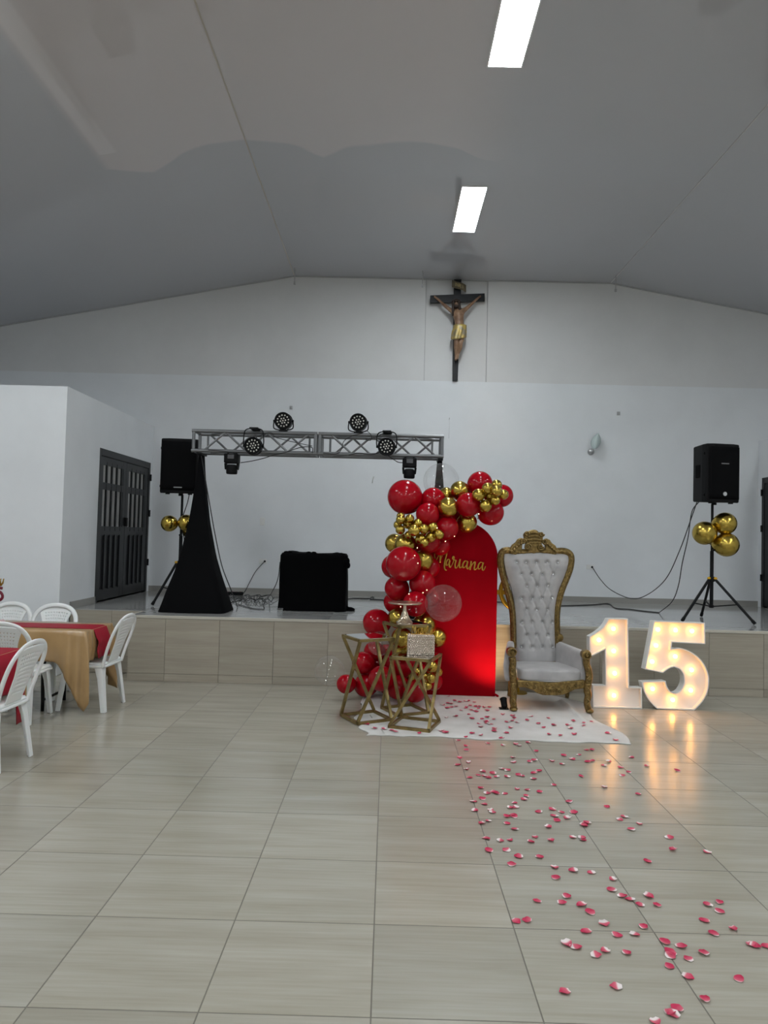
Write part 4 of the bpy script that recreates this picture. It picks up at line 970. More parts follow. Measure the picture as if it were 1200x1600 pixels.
crest = MB(); cp_ = [(415, 200), (403, 130), (430, 95), (470, 90), (500, 72), (535, 65), (575, 76), (600, 96), (640, 102), (664, 140), (660, 200), (648, 255), (660, 310), (620, 350), (540, 392), (460, 350), (420, 310), (430, 258)]
pp = [t6(x, y) for x, y in cp_]; crest.prism([(p.x, p.z) for p in pp], yf-.045, yf+.02); cw = crest.build('crest', M_AGOLD, throne, bevel=.012, bseg=3, auto=50)
lw_ = [(225, 318), (250, 268), (298, 235), (322, 195), (370, 172), (405, 190), (416, 235), (388, 262), (386, 320), (370, 372), (300, 400), (235, 390)]
for mir in (0, 1):
    m = MB(); pp = [t6(1080-x if mir else x, y+(8 if mir else 0)) for x, y in lw_]; pp = pp[::-1] if mir else pp
    m.prism([(p.x, p.z) for p in pp], yf-.038, yf+.015); wg = m.build('crest_wing', M_AGOLD, throne, bevel=.010, bseg=3, auto=50)
    s = -1 if mir else 1
    for cx, cy, r, tn, yy in ((398, 225, .030, 1.6, -.05), (455, 296, .034, 1.7, -.056), (440, 125, .026, 1.4, -.054)):
        m = MB(); spiral(m, t6(1080-cx if mir else cx, cy), r, tn, s, yf+yy-.004); m.build('scroll', M_AGOLD, throne, smooth=True)
    for k in range(5):
        t = k/4; x, y = 372-125*t, 235+110*t; p0 = t6(1080-x if mir else x, y-10); p1 = t6(1080-(x-30) if mir else x-30, y+38)
        m = MB(); m.tube(sm([(p0.x, yf-.04, p0.z), ((p0.x+p1.x)/2+s*.012, yf-.055, (p0.z+p1.z)/2), (p1.x, yf-.04, p1.z)], 4), [.004, .007, .010, .012, .013, .012, .009, .006, .003], 6); m.build('leaf', M_AGOLD, throne, smooth=True)
m = MB()
for y0, hw in ((120, 55), (165, 80), (210, 95), (255, 95)):
    pts = [t6(540+hw*(2*k/8-1), y0-14*cos((k/8-.5)*pi)) for k in range(9)]; m.tube([(p.x, yf-.05-.008*sin(pi*i/8), p.z) for i, p in enumerate(pts)], .010, 6)
for k in range(7): a = -.9+1.8*k/6; p = t6(540+sin(a)*60, 120-cos(a)*52); q = t6(540, 125); m.tube([(q.x, yf-.05, q.z), (p.x, yf-.05, p.z)], [.006, .012], 6)
m.build('cartouche_relief', M_AGOLD, throne, smooth=True)
# seat
FYY = 7.06; ff = FYY-TL.y
sl, sr = t7(288, 400, FYY), t7(1000, 400, FYY)
zc0, zc1 = t7(640, 470, FYY).z, t7(640, 345, FYY).z
scx = (sl.x+sr.x)/2; sw = (sr.x-sl.x)
m = MB(); m.rbox((scx, ff+.235, (zc0+zc1)/2+.01), (sw, .50, zc1-zc0+.02), .30, 48, 22); m.build('seat_cushion', M_UPH, throne, smooth=True)
m = MB()
pts = [(scx+(u-.5)*sw*.97, ff-.006+.05*abs(u-.5)**4*16, zc0+.012) for u in [k/30 for k in range(31)]]; m.tube(pts, .006, 6); m.build('piping', M_UPH, throne, smooth=True)
m = MB(); m.box2((scx-sw/2+.01, ff+.02, zc0-.06), (scx+sw/2-.01, yf-.02, zc0+.02)); m.build('seat_rail', M_AGOLD, throne, bevel=.01)
# arms
ax_l, ax_r = t7(190, 200, FYY).x, t7(1030, 200, FYY).x
for s, axx in ((-1, ax_l), (1, ax_r)):
    zt0 = t7(210, 90, FYY).z-.015 if s < 0 else t7(1020, 120, FYY).z-.012
    rear = t4(243, 960, 7.52) if s < 0 else t4(622, 965, 7.52); zt1 = rear.z
    def arm(u, v, s=s, axx=axx, zt0=zt0, zt1=zt1, rx=rear.x):
        a = 2*pi*u; e = .45; q = v; yy = ff+.02+q*.46; zt = zt0+(zt1-zt0)*q**1.2; zb = zc0+.0; hw = .048-.006*q
        cx_ = axx*(1-q)+rx*q; cs = math.copysign(abs(cos(a))**e, cos(a)); sn = math.copysign(abs(sin(a))**e, sin(a))
        bul = .012*s*(1-abs(sn))
        return (cx_+cs*hw+bul, yy, (zt+zb)/2+sn*(zt-zb)/2)
    m = MB(); m.grid(arm, 36, 12, closeu=True); n0 = len(m.v)
    m.f.append(tuple(range(35, -1, -1))); m.f.append(tuple(36*11+k for k in range(36))); m.build('armrest', M_UPH, throne, auto=60)
    # carved front post with a scroll head
    if s < 0: P = [(212, 190), (222, 250), (215, 320), (222, 400), (225, 470)]
    else: P = [(1030, 200), (1035, 270), (1055, 340), (1062, 410), (1050, 480)]
    pts = [t7(x, y, FYY-.02) for x, y in P]
    m = MB(); m.tube(sm(pts, 6), [.035]*25, 10); m.build('arm_post', M_AGOLD, throne, smooth=True)
    h_ = t7(205, 130, FYY-.02) if s < 0 else t7(1025, 160, FYY-.02)
    m = MB(); m.lathe([(.020, -.045), (.046, -.04), (.050, 0), (.046, .035), (.03, .042), (.026, .03), (.014, .045), (.006, .046)], 20, Mrot(h_, rx=pi/2)); m.build('arm_scroll', M_AGOLD, throne, auto=50)
    m = MB(); spiral(m, h_, .042, 1.5, -s, h_.y-.045, .007); m.build('scroll', M_AGOLD, throne, smooth=True)
    for k in range(3):
        q = t7(*( (222, 240+85*k) if s < 0 else (1048, 250+85*k)), FYY-.05)
        m = MB(); m.tube(sm([(q.x-.016, q.y, q.z+.028), (q.x+.012, q.y-.006, q.z+.012), (q.x-.010, q.y-.006, q.z-.010), (q.x+.014, q.y, q.z-.03)], 5), .006, 6); m.build('leaf', M_AGOLD, throne, smooth=True)
    # legs
    if s < 0: P = [(225, 470), (228, 560), (225, 640), (222, 700), (230, 760), (225, 800)]
    else: P = [(1050, 480), (1040, 560), (1052, 620), (1040, 700), (1045, 760), (1062, 815)]
    pts = [t7(x, y, FYY-.02) for x, y in P]; dz = pts[-1].z-.018
    pts = [Vector((p.x, p.y, p.z-dz*(i/(len(P)-1)))) for i, p in enumerate(pts)]
    m = MB(); m.tube(sm(pts, 6), [.037-.0002*i for i in range(31)], 10)
    lg = m.build('leg', M_AGOLD, throne, smooth=True)
    m = MB(); m.ball((pts[-1].x, pts[-1].y-.012, .024), .040, 12, 8, (1, 1.15, .58)); m.build('foot', M_AGOLD, lg, smooth=True)
    for k in (1, 3):
        q = pts[k]; m = MB(); m.tube(sm([(q.x-.014, q.y-.032, q.z+.035), (q.x+.014, q.y-.040, q.z+.01), (q.x-.012, q.y-.038, q.z-.02), (q.x+.01, q.y-.03, q.z-.04)], 5), .006, 6); m.build('leaf', M_AGOLD, lg, smooth=True)
    m = MB(); xx = scx+s*(sw/2-.02); m.tube(sm([(xx, .22, zc0-.02), (xx+s*.005, .25, zc0*.55), (xx+s*.01, .29, .018)], 6), [.032-.0008*i for i in range(13)], 8); m.build('leg', M_AGOLD, throne, smooth=True)
ap = [(262, 440), (500, 452), (640, 468), (850, 448), (1010, 438), (1006, 530), (900, 540), (830, 578), (770, 600), (700, 606), (620, 606), (550, 604), (485, 582), (440, 548), (380, 530), (330, 512), (268, 525)]
pp = [t7(x, y, FYY) for x, y in ap]; m = MB(); m.prism([(p.x, p.z) for p in reversed(pp)], ff-.025, ff+.025); apo = m.build('apron', M_AGOLD, throne, bevel=.008, bseg=2, auto=50)
for s in (-1, 1):
    for cx, cy, r, tn in ((90, 565, .028, 1.5), (190, 520, .022, 1.3), (275, 495, .018, 1.2)):
        m = MB(); spiral(m, t7(640+s*cx, cy, FYY), r, tn, s, ff-.032, .0065, pi/2); m.build('scroll', M_AGOLD, throne, smooth=True)
m = MB()
for k in range(7): a = -1.2+2.4*k/6; q = t7(640, 520, FYY); m.tube([(q.x, ff-.03, q.z+.01), (q.x+.055*sin(a), ff-.036, q.z-.042*cos(a))], [.005, .009], 6)
m.build('shell_relief', M_AGOLD, throne, smooth=True)
# ================================================================ floor spot lighting the arch
ul = PZ(791, 1109, .006)
ult = thing('floor_spotlight', 'small black floor spotlight beside the front leg of the throne', 'spotlight', (ul.x-.02, ul.y+.02, .012))
aim = Vector((1.14, AY, .62))-Vector((ul.x-.02, ul.y, .07)); 
Mq = Matrix.Translation((0, 0, .055)) @ aim.to_track_quat('Z', 'Y').to_matrix().to_4x4()
m = MB(); m.lathe([(.022, -.05), (.030, -.04), (.032, .03), (.036, .045), (.032, .046), (.028, .035), (.01, .033)], 18, Mq); m.build('housing', M_BLACK, ult, auto=40)
m = MB(); m.box((0, 0, .004), (.09, .07, .008)); m.build('base', M_BLACK, ult, bevel=.003)
m = MB(); m.lathe([(.026, .037), (.001, .039)], 16, Mq); m.build('lens', emis('spot_lens', (1, .72, .42), 12), ult)
sd = bpy.data.lights.new('floor_spotlight_beam', 'SPOT'); sd.energy = UPLIGHT_W; sd.color = (1.0, .66, .34); sd.spot_size = radians(95); sd.spot_blend = .75; sd.shadow_soft_size = .03
so = bpy.data.objects.new('beam', sd); COL.objects.link(so); so.parent = ult; so.matrix_local = Mq @ Matrix.Translation((0, 0, .06)) @ Matrix.Rotation(pi, 4, 'X')

# ================================================================ gold ring stand behind the throne
M_GOLDP = pm('gold_paint_metal', (.42, .27, .03), .32, .7)
rc = PY(812, 924, 7.86); rgs = thing('gold_ring_stand', 'gold metal ring stand with cross bars, mostly hidden behind the throne', 'stand', (rc.x, 7.86, .006))
m = MB(); R_ = .205; m.tube([(R_*cos(a), 0, rc.z-.006+R_*sin(a)) for a in [2*pi*k/48 for k in range(48)]], .024, 8, closed=True, flat=(Vector((0, 1, 0)), .4)); m.build('ring', M_GOLDP, rgs, smooth=True)
m = MB(); m.tube([(.8*R_*.8*cos(a), 0, rc.z-.006+R_*.66*sin(a)) for a in [2*pi*k/40 for k in range(40)]], .010, 6, closed=True, flat=(Vector((0, 1, 0)), .5)); m.build('inner_ring', M_GOLDP, rgs, smooth=True)
b1, b2_ = PY(770, 925, 7.86), PY(770, 877, 7.86)
for q, wq in ((b1, .05), (b2_, .034)):
    m = MB(); m.box2((q.x-.12-rc.x, -.008, q.z-wq/2-.006), (.05 if wq > .04 else -.02, .008, q.z+wq/2-.006)); m.build('cross_bar', M_GOLDP, rgs)
m = MB(); m.bar((.0, 0, .01), (0, 0, rc.z-R_), .03); m.bar((0, 0, rc.z+R_-.02), (0, 0, b2_.z+.02), .02); m.bar((0, 0, b2_.z-.006), (-.05, 0, b2_.z-.006), .02); m.build('post', M_GOLDP, rgs)
m = MB(); m.lathe([(.10, 0), (.10, .012)], 24); m.build('base', M_GOLDP, rgs)

# ================================================================ twisted plinth stands
M_BRASS, nt, b = new_mat('brass_tube'); n = noise_tex(nt, coords(nt), 12, 4)
nt.links.new(ramp(nt, n, [(.35, (.20, .145, .055)), (.65, (.34, .25, .10))]), b.inputs['Base Color']); setp(b, rough=.38, metal=.75)
M_MIRROR = pm('mirror_top', (.80, .80, .80), .02, 1.0)
def plinth(base4, ztop, lab):
    c_ = sum(base4, Vector())/4; t = thing('plinth_stand', lab, 'stand', (c_.x, c_.y, .008))
    side = sum((base4[i]-base4[(i+1) % 4]).length for i in range(4))/4; d = base4[1]-base4[0]; ang = atan2(d.y, d.x)
    q = [Vector((x, y, 0)) for x, y in ((-side/2, -side/2), (side/2, -side/2), (side/2, side/2), (-side/2, side/2))]
    Rz = Matrix.Rotation(ang, 4, 'Z'); bq = [Rz @ p for p in q]; h_ = ztop-.008
    wd = .024
    for i in range(4):
        a, b_ = bq[i], bq[(i+1) % 4]; dd = (b_-a).normalized()*wd/2
        m = MB(); m.bar(a-dd+Vector((0, 0, wd/2)), b_+dd+Vector((0, 0, wd/2)), wd); m.build('base_bar', M_BRASS, t)
        m = MB(); m.bar(a-dd+Vector((0, 0, h_-wd/2)), b_+dd+Vector((0, 0, h_-wd/2)), wd); m.build('top_bar', M_BRASS, t)
        m = MB(); m.bar(bq[(i+1) % 4]+Vector((0, 0, h_-wd)), bq[i]+Vector((0, 0, wd)), wd); m.build('slanted_leg', M_BRASS, t)
    m = MB(); s2 = side/2-.006; m.box((0, 0, 0), (2*s2, 2*s2, .004)); o = m.build('mirror', M_MIRROR, t, loc=(0, 0, h_+.0005), rotz=ang)
    return t, side, ang, c_, h_+.008
bL = [PZ(x, y, .01)+Vector((-.03, .012, 0)) for x, y in ((539, 1119), (565, 1133), (615, 1127), (589, 1113))]
bF = [PZ(x, y, .01) for x, y in ((608, 1137), (668, 1144), (685, 1130), (631, 1121))]
bB = [PZ(x, y, .01) for x, y in ((596, 1106), (622, 1119), (667, 1116), (645, 1103))]
tL = plinth([bL[0], bL[1], bL[2], bL[3]], .752, 'gold twisted plinth stand with an empty mirror top')
tF = plinth([bF[0], bF[1], bF[2], bF[3]], .625, 'lowest gold twisted plinth stand, carrying the jewelled box')
tB = plinth([bB[0], bB[1], bB[2], bB[3]], .845, 'tallest gold twisted plinth stand, carrying the cake stand')
# cake stand
ck = PY(632, 973, tB[3].y); ckp = Vector((ck.x, tB[3].y-.02, tB[4]+.003))
ct = thing('cake_stand', 'pale gold metal cake stand on the tallest plinth', 'cake stand', ckp)
M_CHAMP = pm('champagne_metal', (.62, .52, .40), .28, .9)
m = MB(); m.lathe([(.075, 0), (.078, .006), (.060, .02), (.035, .06), (.020, .11), (.014, .16), (.020, .172)], 24); m.build('foot', M_CHAMP, ct, auto=45)
m = MB(); m.lathe([(.02, .172), (.15, .178), (.162, .186), (.160, .192), (.15, .187), (.01, .186)], 40); m.build('plate', M_CHAMP, ct, auto=45)
for k in range(10):
    a = 2*pi*k/10; m = MB(); m.tube(catmull([(.072*cos(a), .072*sin(a), .008), (.040*cos(a+.3), .040*sin(a+.3), .05), (.022*cos(a+.5), .022*sin(a+.5), .10)], 4), .004, 5); m.build('rib', M_CHAMP, ct)
# jewelled box with beads and a gold script topper
jc = PY(657, 1024, 6.45); jx_ = thing('jewelled_box', 'small box studded all over with pale crystal beads on the lowest plinth', 'box', (jc.x, 6.44, tF[4]+.003), .03)
bw_, bh_, bd_ = .222, .168, .12
M_BOXI = pm('box_core', (.20, .165, .13), .5)
m = MB(); m.box((0, 0, bh_/2), (bw_, bd_, bh_)); m.build('box_body', M_BOXI, jx_, bevel=.02, bseg=3)
M_BEAD = pm('pearl_bead', (.78, .66, .55), .15, .55)
m = MB(); nx_, nz_ = 14, 11
for i in range(nx_):
    for j in range(nz_):
        x = (i+.5*(j % 2)-nx_/2+.25)*(bw_/nx_)*.98; z = (j+.5)*bh_/nz_; m.ball((x, -bd_/2-.001, z), .0075, 6, 4)
for s in (-1, 1):
    for i in range(7):
        for j in range(nz_): m.ball((s*(bw_/2+.001), (i+.5-3.5)*bd_/7, (j+.5)*bh_/nz_), .0075, 6, 4)
for i in range(nx_):
    for j in range(7): m.ball(((i+.5-nx_/2)*bw_/nx_, (j+.5-3.5)*bd_/7, bh_), .0075, 6, 4)
m.build('bead_cover', M_BEAD, jx_, smooth=True, kind='stuff')
tp = thing('script_topper', 'small gold script topper standing on the jewelled box', 'topper', (jc.x, 6.44, tF[4]+.003+bh_+.008))
for nm, st in (('m', [[(-.085, .0), (-.075, .07), (-.062, .02), (-.05, .068), (-.043, .0)]]), ('i', [[(-.043, 0), (-.025, .045), (-.02, .0), (-.008, .006)]]), ('s', [[(-.008, .006), (.012, .05), (.0, .045), (.016, .018), (.0, 0), (.022, .008)]]), ('stroke', [[(.045, .0), (.058, .075), (.062, .0)]]), ('stroke', [[(.085, .0), (.098, .04), (.10, .0)]])):
    m = MB()
    for s_ in st: m.tube(catmull([(x, 0, z) for x, z in s_], 4), .0035, 5)
    m.build('letter', M_GOLDL, tp, smooth=True)
m = MB(); m.bar((-.09, 0, 0), (.10, 0, 0), .007); m.build('base_strip', M_GOLDL, tp)

# ================================================================ marquee numerals
M_MARQ = pm('marquee_white', (.80, .78, .74), .4)
MY = 7.29
def c5(x, y): return PY(900+x/5.217, 930+y/5.217, MY)
def numeral(name, outline, bulbs, lab, dep=.11):
    P = [c5(x, y) for x, y in outline]; zmin = min(p.z for p in P); cx = sum(p.x for p in P)/len(P)
    o = Vector((cx, MY, .002)); loc = [(p.x-cx, p.z-zmin) for p in P]; n_ = len(loc)
    t = thing(name, lab, 'light-up numeral', o); t.rotation_euler = (radians(-3), 0, 0)
    area = sum(loc[i][0]*loc[(i+1) % n_][1]-loc[(i+1) % n_][0]*loc[i][1] for i in range(n_))
    s = 1 if area > 0 else -1; ins = []; w_ = .011
    for i in range(n_):
        a, b_, c_ = Vector((*loc[i-1], 0)), Vector((*loc[i], 0)), Vector((*loc[(i+1) % n_], 0))
        d1, d2 = (b_-a).normalized(), (c_-b_).normalized(); n1, n2 = Vector((-d1.y, d1.x, 0))*s, Vector((-d2.y, d2.x, 0))*s
        nn = (n1+n2); nn = nn.normalized() if nn.length > 1e-4 else n1; k_ = w_/max(.45, nn.dot(n1)); ins.append((loc[i][0]+nn.x*k_, loc[i][1]+nn.y*k_))
    m = MB(); vs_ = [(x, 0, z) for x, z in loc]+[(x, 0, z) for x, z in ins]+[(x, dep, z) for x, z in loc]+[(x, dep, z) for x, z in ins]; fs = []
    for i in range(n_):
        j = (i+1) % n_; fs += [(i, j, n_+j, n_+i), (2*n_+i, 3*n_+i, 3*n_+j, 2*n_+j), (i, 2*n_+i, 2*n_+j, j), (n_+i, n_+j, 3*n_+j, 3*n_+i)]
    m.add(vs_, fs); m.build('rim', M_MARQ, t)
    m = MB(); m.prism(ins, .055, .062); m.build('face', M_MARQ, t)
    for x, y in bulbs:
        p = c5(x, y); lx, lz = p.x-cx, p.z-zmin
        m = MB(); m.lathe([(.014, 0), (.014, .012)], 12, Mrot((lx, .055, lz), rx=pi/2)); sk = m.build('bulb_socket', M_MARQ, t)
        m = MB(); m.ball((lx, .026, lz), .021, 14, 10); m.build('bulb', M_BULB, t, smooth=True)
numeral('marquee_numeral', [(118, 330), (160, 308), (200, 280), (235, 248), (258, 215), (275, 182), (437, 184), (437, 742), (540, 744), (540, 916), (140, 906), (140, 726), (245, 728), (245, 436), (118, 498)],
        [(322, 268), (202, 360), (322, 450), (327, 632), (318, 812)], 'white numeral one with warm bulbs, on the floor beside the throne')
cv = lambda pts, n_: [(p.x, p.y) for p in catmull([Vector((x, y, 0)) for x, y in pts], n_)]
five = [(648, 212), (1067, 228), (1067, 402), (795, 388)]+cv([(788, 440), (860, 434), (930, 455), (1000, 500), (1052, 562), (1085, 640), (1090, 705), (1076, 790), (1032, 870), (965, 938)], 3)+cv([(660, 926), (600, 862), (560, 790), (541, 706)], 3)+[(735, 700)]+cv([(745, 742), (772, 785), (812, 800), (852, 780), (884, 722), (885, 660), (860, 612), (812, 588), (762, 602), (715, 636)], 2)+[(567, 606)]
numeral('marquee_numeral', five, [(688, 285), (833, 290), (968, 297), (670, 415), (635, 547), (826, 505), (958, 615), (948, 780), (798, 857), (635, 768)], 'white numeral five with warm bulbs, on the floor at the end')

# ================================================================ rose petals
M_PETAL, nt, b = new_mat('rose_petal')
c = coords(nt, 'Object'); sx = nd(nt, 'ShaderNodeSeparateXYZ'); nt.links.new(c, sx.inputs[0]); oi = nd(nt, 'ShaderNodeObjectInfo')
f = mathn(nt, 'ADD', mathn(nt, 'MULTIPLY', sx.outputs['Y'], 1.0), mathn(nt, 'MULTIPLY', mathn(nt, 'SUBTRACT', oi.outputs['Random'], .5), .45))
pr = ramp(nt, mathn(nt, 'ADD', f, .5), [(.10, (.76, .68, .66)), (.27, (.62, .13, .18)), (.8, (.50, .03, .085))])
nt.links.new(pr, b.inputs['Base Color']); setp(b, rough=.55, spec=.2)
def petal_mesh(seed):
    rnd = random.Random(seed); cup = rnd.uniform(.10, .26); tw = rnd.uniform(-.15, .15)
    def fn(u, v):
        x = (u-.5)*2; wd = .50*sin(pi*min(.97, .12+.80*v))**.75*(1+.1*sin(7*v+seed)); yy = -.55+1.1*v-.10*x*x*(v > .6)
        return (x*wd, yy, .03+cup*x*x*wd*1.6+cup*1.1*(v-.45)**2*1.6+tw*x*(v-.5)*.5)
    m = MB(); m.grid(fn, 6, 6); zmin = min(p[2] for p in m.v); m.v = [(x, y, z-zmin) for x, y, z in m.v]
    me = m.mesh('petal', True); me.materials.append(M_PETAL); return me
PET = [petal_mesh(i) for i in range(6)]
random.seed(21)
flo = """84,177 112,166 110,198 112,212 88,240 82,267 113,282 120,257 190,188 240,170 245,196 290,190 285,176 302,196 335,185 365,216 340,255 357,250 280,240 282,256 240,280 262,285 208,297 155,303 172,290 178,306 192,312 125,312 222,310 260,310 300,302 314,306 355,296 375,287 355,316 420,252 458,264 463,232 495,246 518,230 545,212 565,212 548,255 566,251 608,268 625,254 668,275 697,292 675,304 708,240 763,270 872,286 525,308 428,338 610,345 732,372 163,350 187,369 212,364 220,369 252,370 295,354 332,356 376,364 170,387 178,408 138,398 143,431 287,403 320,390 327,379 322,391 270,421 290,419 200,430 207,438 282,446 285,452 258,452 372,435 422,426 455,437 430,450 440,466 476,458 482,399 500,437 620,417 665,463 682,453 707,498 736,478 168,477 192,468 260,477 287,498 408,490 540,478 548,475 535,485 185,531 235,540 270,537 345,544 360,526 418,538 496,527 530,530 533,537 845,528 857,571 765,615 192,575 256,573 300,597 377,598 276,624 430,636 435,672 498,648 563,654 640,679 635,716 676,740 703,751 770,740 738,770 798,772 980,580 367,757 474,741 458,762 527,772 558,796 293,830 330,827 609,838 543,866 657,880 720,877 752,850 982,772 1025,762 1026,794 970,827 1002,873 1075,858 475,912 509,923 612,937 581,953 692,944 828,902 888,920 846,940 850,955 967,945 912,965 845,992 912,1030 1095,1036 1140,916 1155,920 1195,920 466,1084 651,1066 972,1112 848,1158 870,1143 858,1165 795,1195"""
rugp = """10,85 40,75 58,78 82,58 112,68 148,62 90,95 122,120 150,105 185,118 178,90 215,95 218,128 228,110 265,100 300,100 285,120 172,145 30,165 88,157 190,172 252,175 285,162 325,175 285,190 280,200 308,207 232,203 245,222 330,233 330,250 192,265 243,275 372,293 12,250 20,258 152,288 445,152 452,168 442,185 408,193 472,196 432,228 405,260 535,182 558,157 605,203 638,226 668,168 700,213 672,270 742,278 792,212 806,233 822,186 828,270 885,215 890,198 938,190 1040,262 1088,304 382,145 35,105 60,100 155,98 208,120 236,96 290,185 275,192 165,62 205,70"""
def put_petal(px, py, z, lab, grp, s0):
    p = PZ(px, py, z); o = link('rose_petal', random.choice(PET), None, None, p); s = s0*random.uniform(.85, 1.15)
    o.scale = (s, s, s); o.rotation_euler = (random.uniform(-.12, .12), random.uniform(-.12, .12), random.uniform(0, 2*pi)); tag(o, lab, 'petal', grp)
for q in flo.split():
    x, y = map(float, q.split(',')); put_petal(680+x/2.3077, 1080+y/2.3077, .003, 'red and white rose petal lying loose on the floor tiles', 'petals scattered on the tiles', .042)
for q in rugp.split():
    x, y = map(float, q.split(',')); put_petal(690+x/4, 1080+y/4, .013, 'red rose petal lying on the white rug', 'petals scattered on the rug', .044)
for q in """655,1087 645,1092 668,1096 700,1088 585,1138 600,1139 612,1141 618,1143 573,1131 690,1142 698,1144 640,1139 655,1146 676,1093""".split():
    x, y = map(float, q.split(',')); put_petal(x, y, .013, 'red rose petal lying on the white rug', 'petals scattered on the rug', .044)

# ================================================================ plastic chairs
def make_chair():
    t = thing('plastic_chair', '', 'chair')
    def seat(u, v):
        x = (u-.5)*2; y = (v-.5)*2; e = .94
        rx = .215*(1-.06*(1-v)); k_ = 1-.05*(abs(x)**6*abs(y)**6)
        return (x*rx*k_, y*.205*k_+.01, .44-.014*(1-x*x)*(1-y*y)-(.018 if max(abs(x), abs(y)) > .93 else 0)-(.01*max(0, y-.6)))
    m = MB(); m.grid(seat, 22, 22); m.build('seat', M_WHITEP, t, smooth=True, solid=.010)
    m = MB()
    rim = [seat(k/14, 0) for k in range(15)]+[seat(1, k/14) for k in range(1, 15)]+[seat(1-k/14, 1) for k in range(1, 15)]+[seat(0, 1-k/14) for k in range(1, 14)]
    m.tube([(x, y, z-.014) for x, y, z in rim], .013, 6, closed=True); m.build('seat_rim', M_WHITEP, t, smooth=True)
    path = catmull([(-.195, -.185, .40), (-.212, -.215, .52), (-.222, -.262, .66), (-.200, -.300, .765), (-.125, -.325, .838), (0, -.334, .862), (.125, -.325, .838), (.200, -.300, .765), (.222, -.262, .66), (.212, -.215, .52), (.195, -.185, .40)], 6)
    m = MB(); m.tube(path, .023, 10, flat=(Vector((0, .9, .42)).normalized(), .55)); m.build('back_frame', M_WHITEP, t, smooth=True)
    def yb(z): return -.185-(z-.43)*.345
    def splat(u, v):
        z = .435+.385*v; w_ = .095+.012*sin(pi*v)+(.085*max(0, (v-.45)/.55)**1.6)
        return ((u-.5)*2*w_, yb(z)-.018*cos((u-.5)*pi)*v-.004, z+.02*v*(1-((u-.5)*2)**2))
    m = MB(); m.grid(splat, 35, 41, skip=lambda i, j: i % 3 == 1 and j % 3 == 1 and 3 < i < 31 and 4 < j < 35); m.build('back_panel', M_WHITEP, t, smooth=True, solid=.007, recalc=False)
    for sx_, sy_ in ((-1, -1), (1, -1), (-1, 1), (1, 1)):
        m = MB(); tx, ty = sx_*.185, sy_*.175+.005; bx_, by_ = sx_*.212, sy_*.225+.0
        def sec(px, py, z, w1): return [(px-sx_*w1, py+sy_*.008, z), (px+sx_*.012, py+sy_*.008, z), (px+sx_*.012, py-sy_*w1, z), (px, py-sy_*w1, z), (px-sx_*.002, py-sy_*.006, z), (px-sx_*w1, py-sy_*.006, z)]
        S_ = [sec(tx, ty, .435, .075), sec(tx*.7+bx_*.3, ty*.7+by_*.3, .30, .046), sec(bx_, by_, 0, .034)]
        vs_ = [p for q in S_ for p in q]; fs = [tuple(range(6)), tuple(range(17, 11, -1))]
        for k in range(2):
            for i in range(6): fs.append((k*6+i, k*6+(i+1) % 6, k*6+6+(i+1) % 6, k*6+6+i))
        m.add(vs_, fs); m.build('leg', M_WHITEP, t, bevel=.003)
    return t
proto = make_chair(); used = [False]
def chair(x, y, rz, lab):
    o = proto if not used[0] else copy_tree(proto); used[0] = True
    o.location = (x, y, .0005); o.rotation_euler = (0, 0, rz); tag(o, lab, 'chair', 'white plastic chairs at the left tables')
chair(-2.745, 6.80, pi/2-.06, 'white plastic chair at the free end of the gold-clothed table by the stage')
chair(PY(76, 948, 7.3).x, 7.19, pi+.05, 'white plastic chair on the far side of the gold-clothed table, nearer its free end')
chair(PY(22, 944, 7.6).x, 7.22, pi-.05, 'white plastic chair on the far side of the gold-clothed table, next to the numeral centrepiece')
chair(-3.20, 6.30, .04, 'white plastic chair between the two tables with its back to the nearer one')
chair(-2.80, 5.10, pi/2-.05, 'white plastic chair drawn up to the red runner of the nearer table')

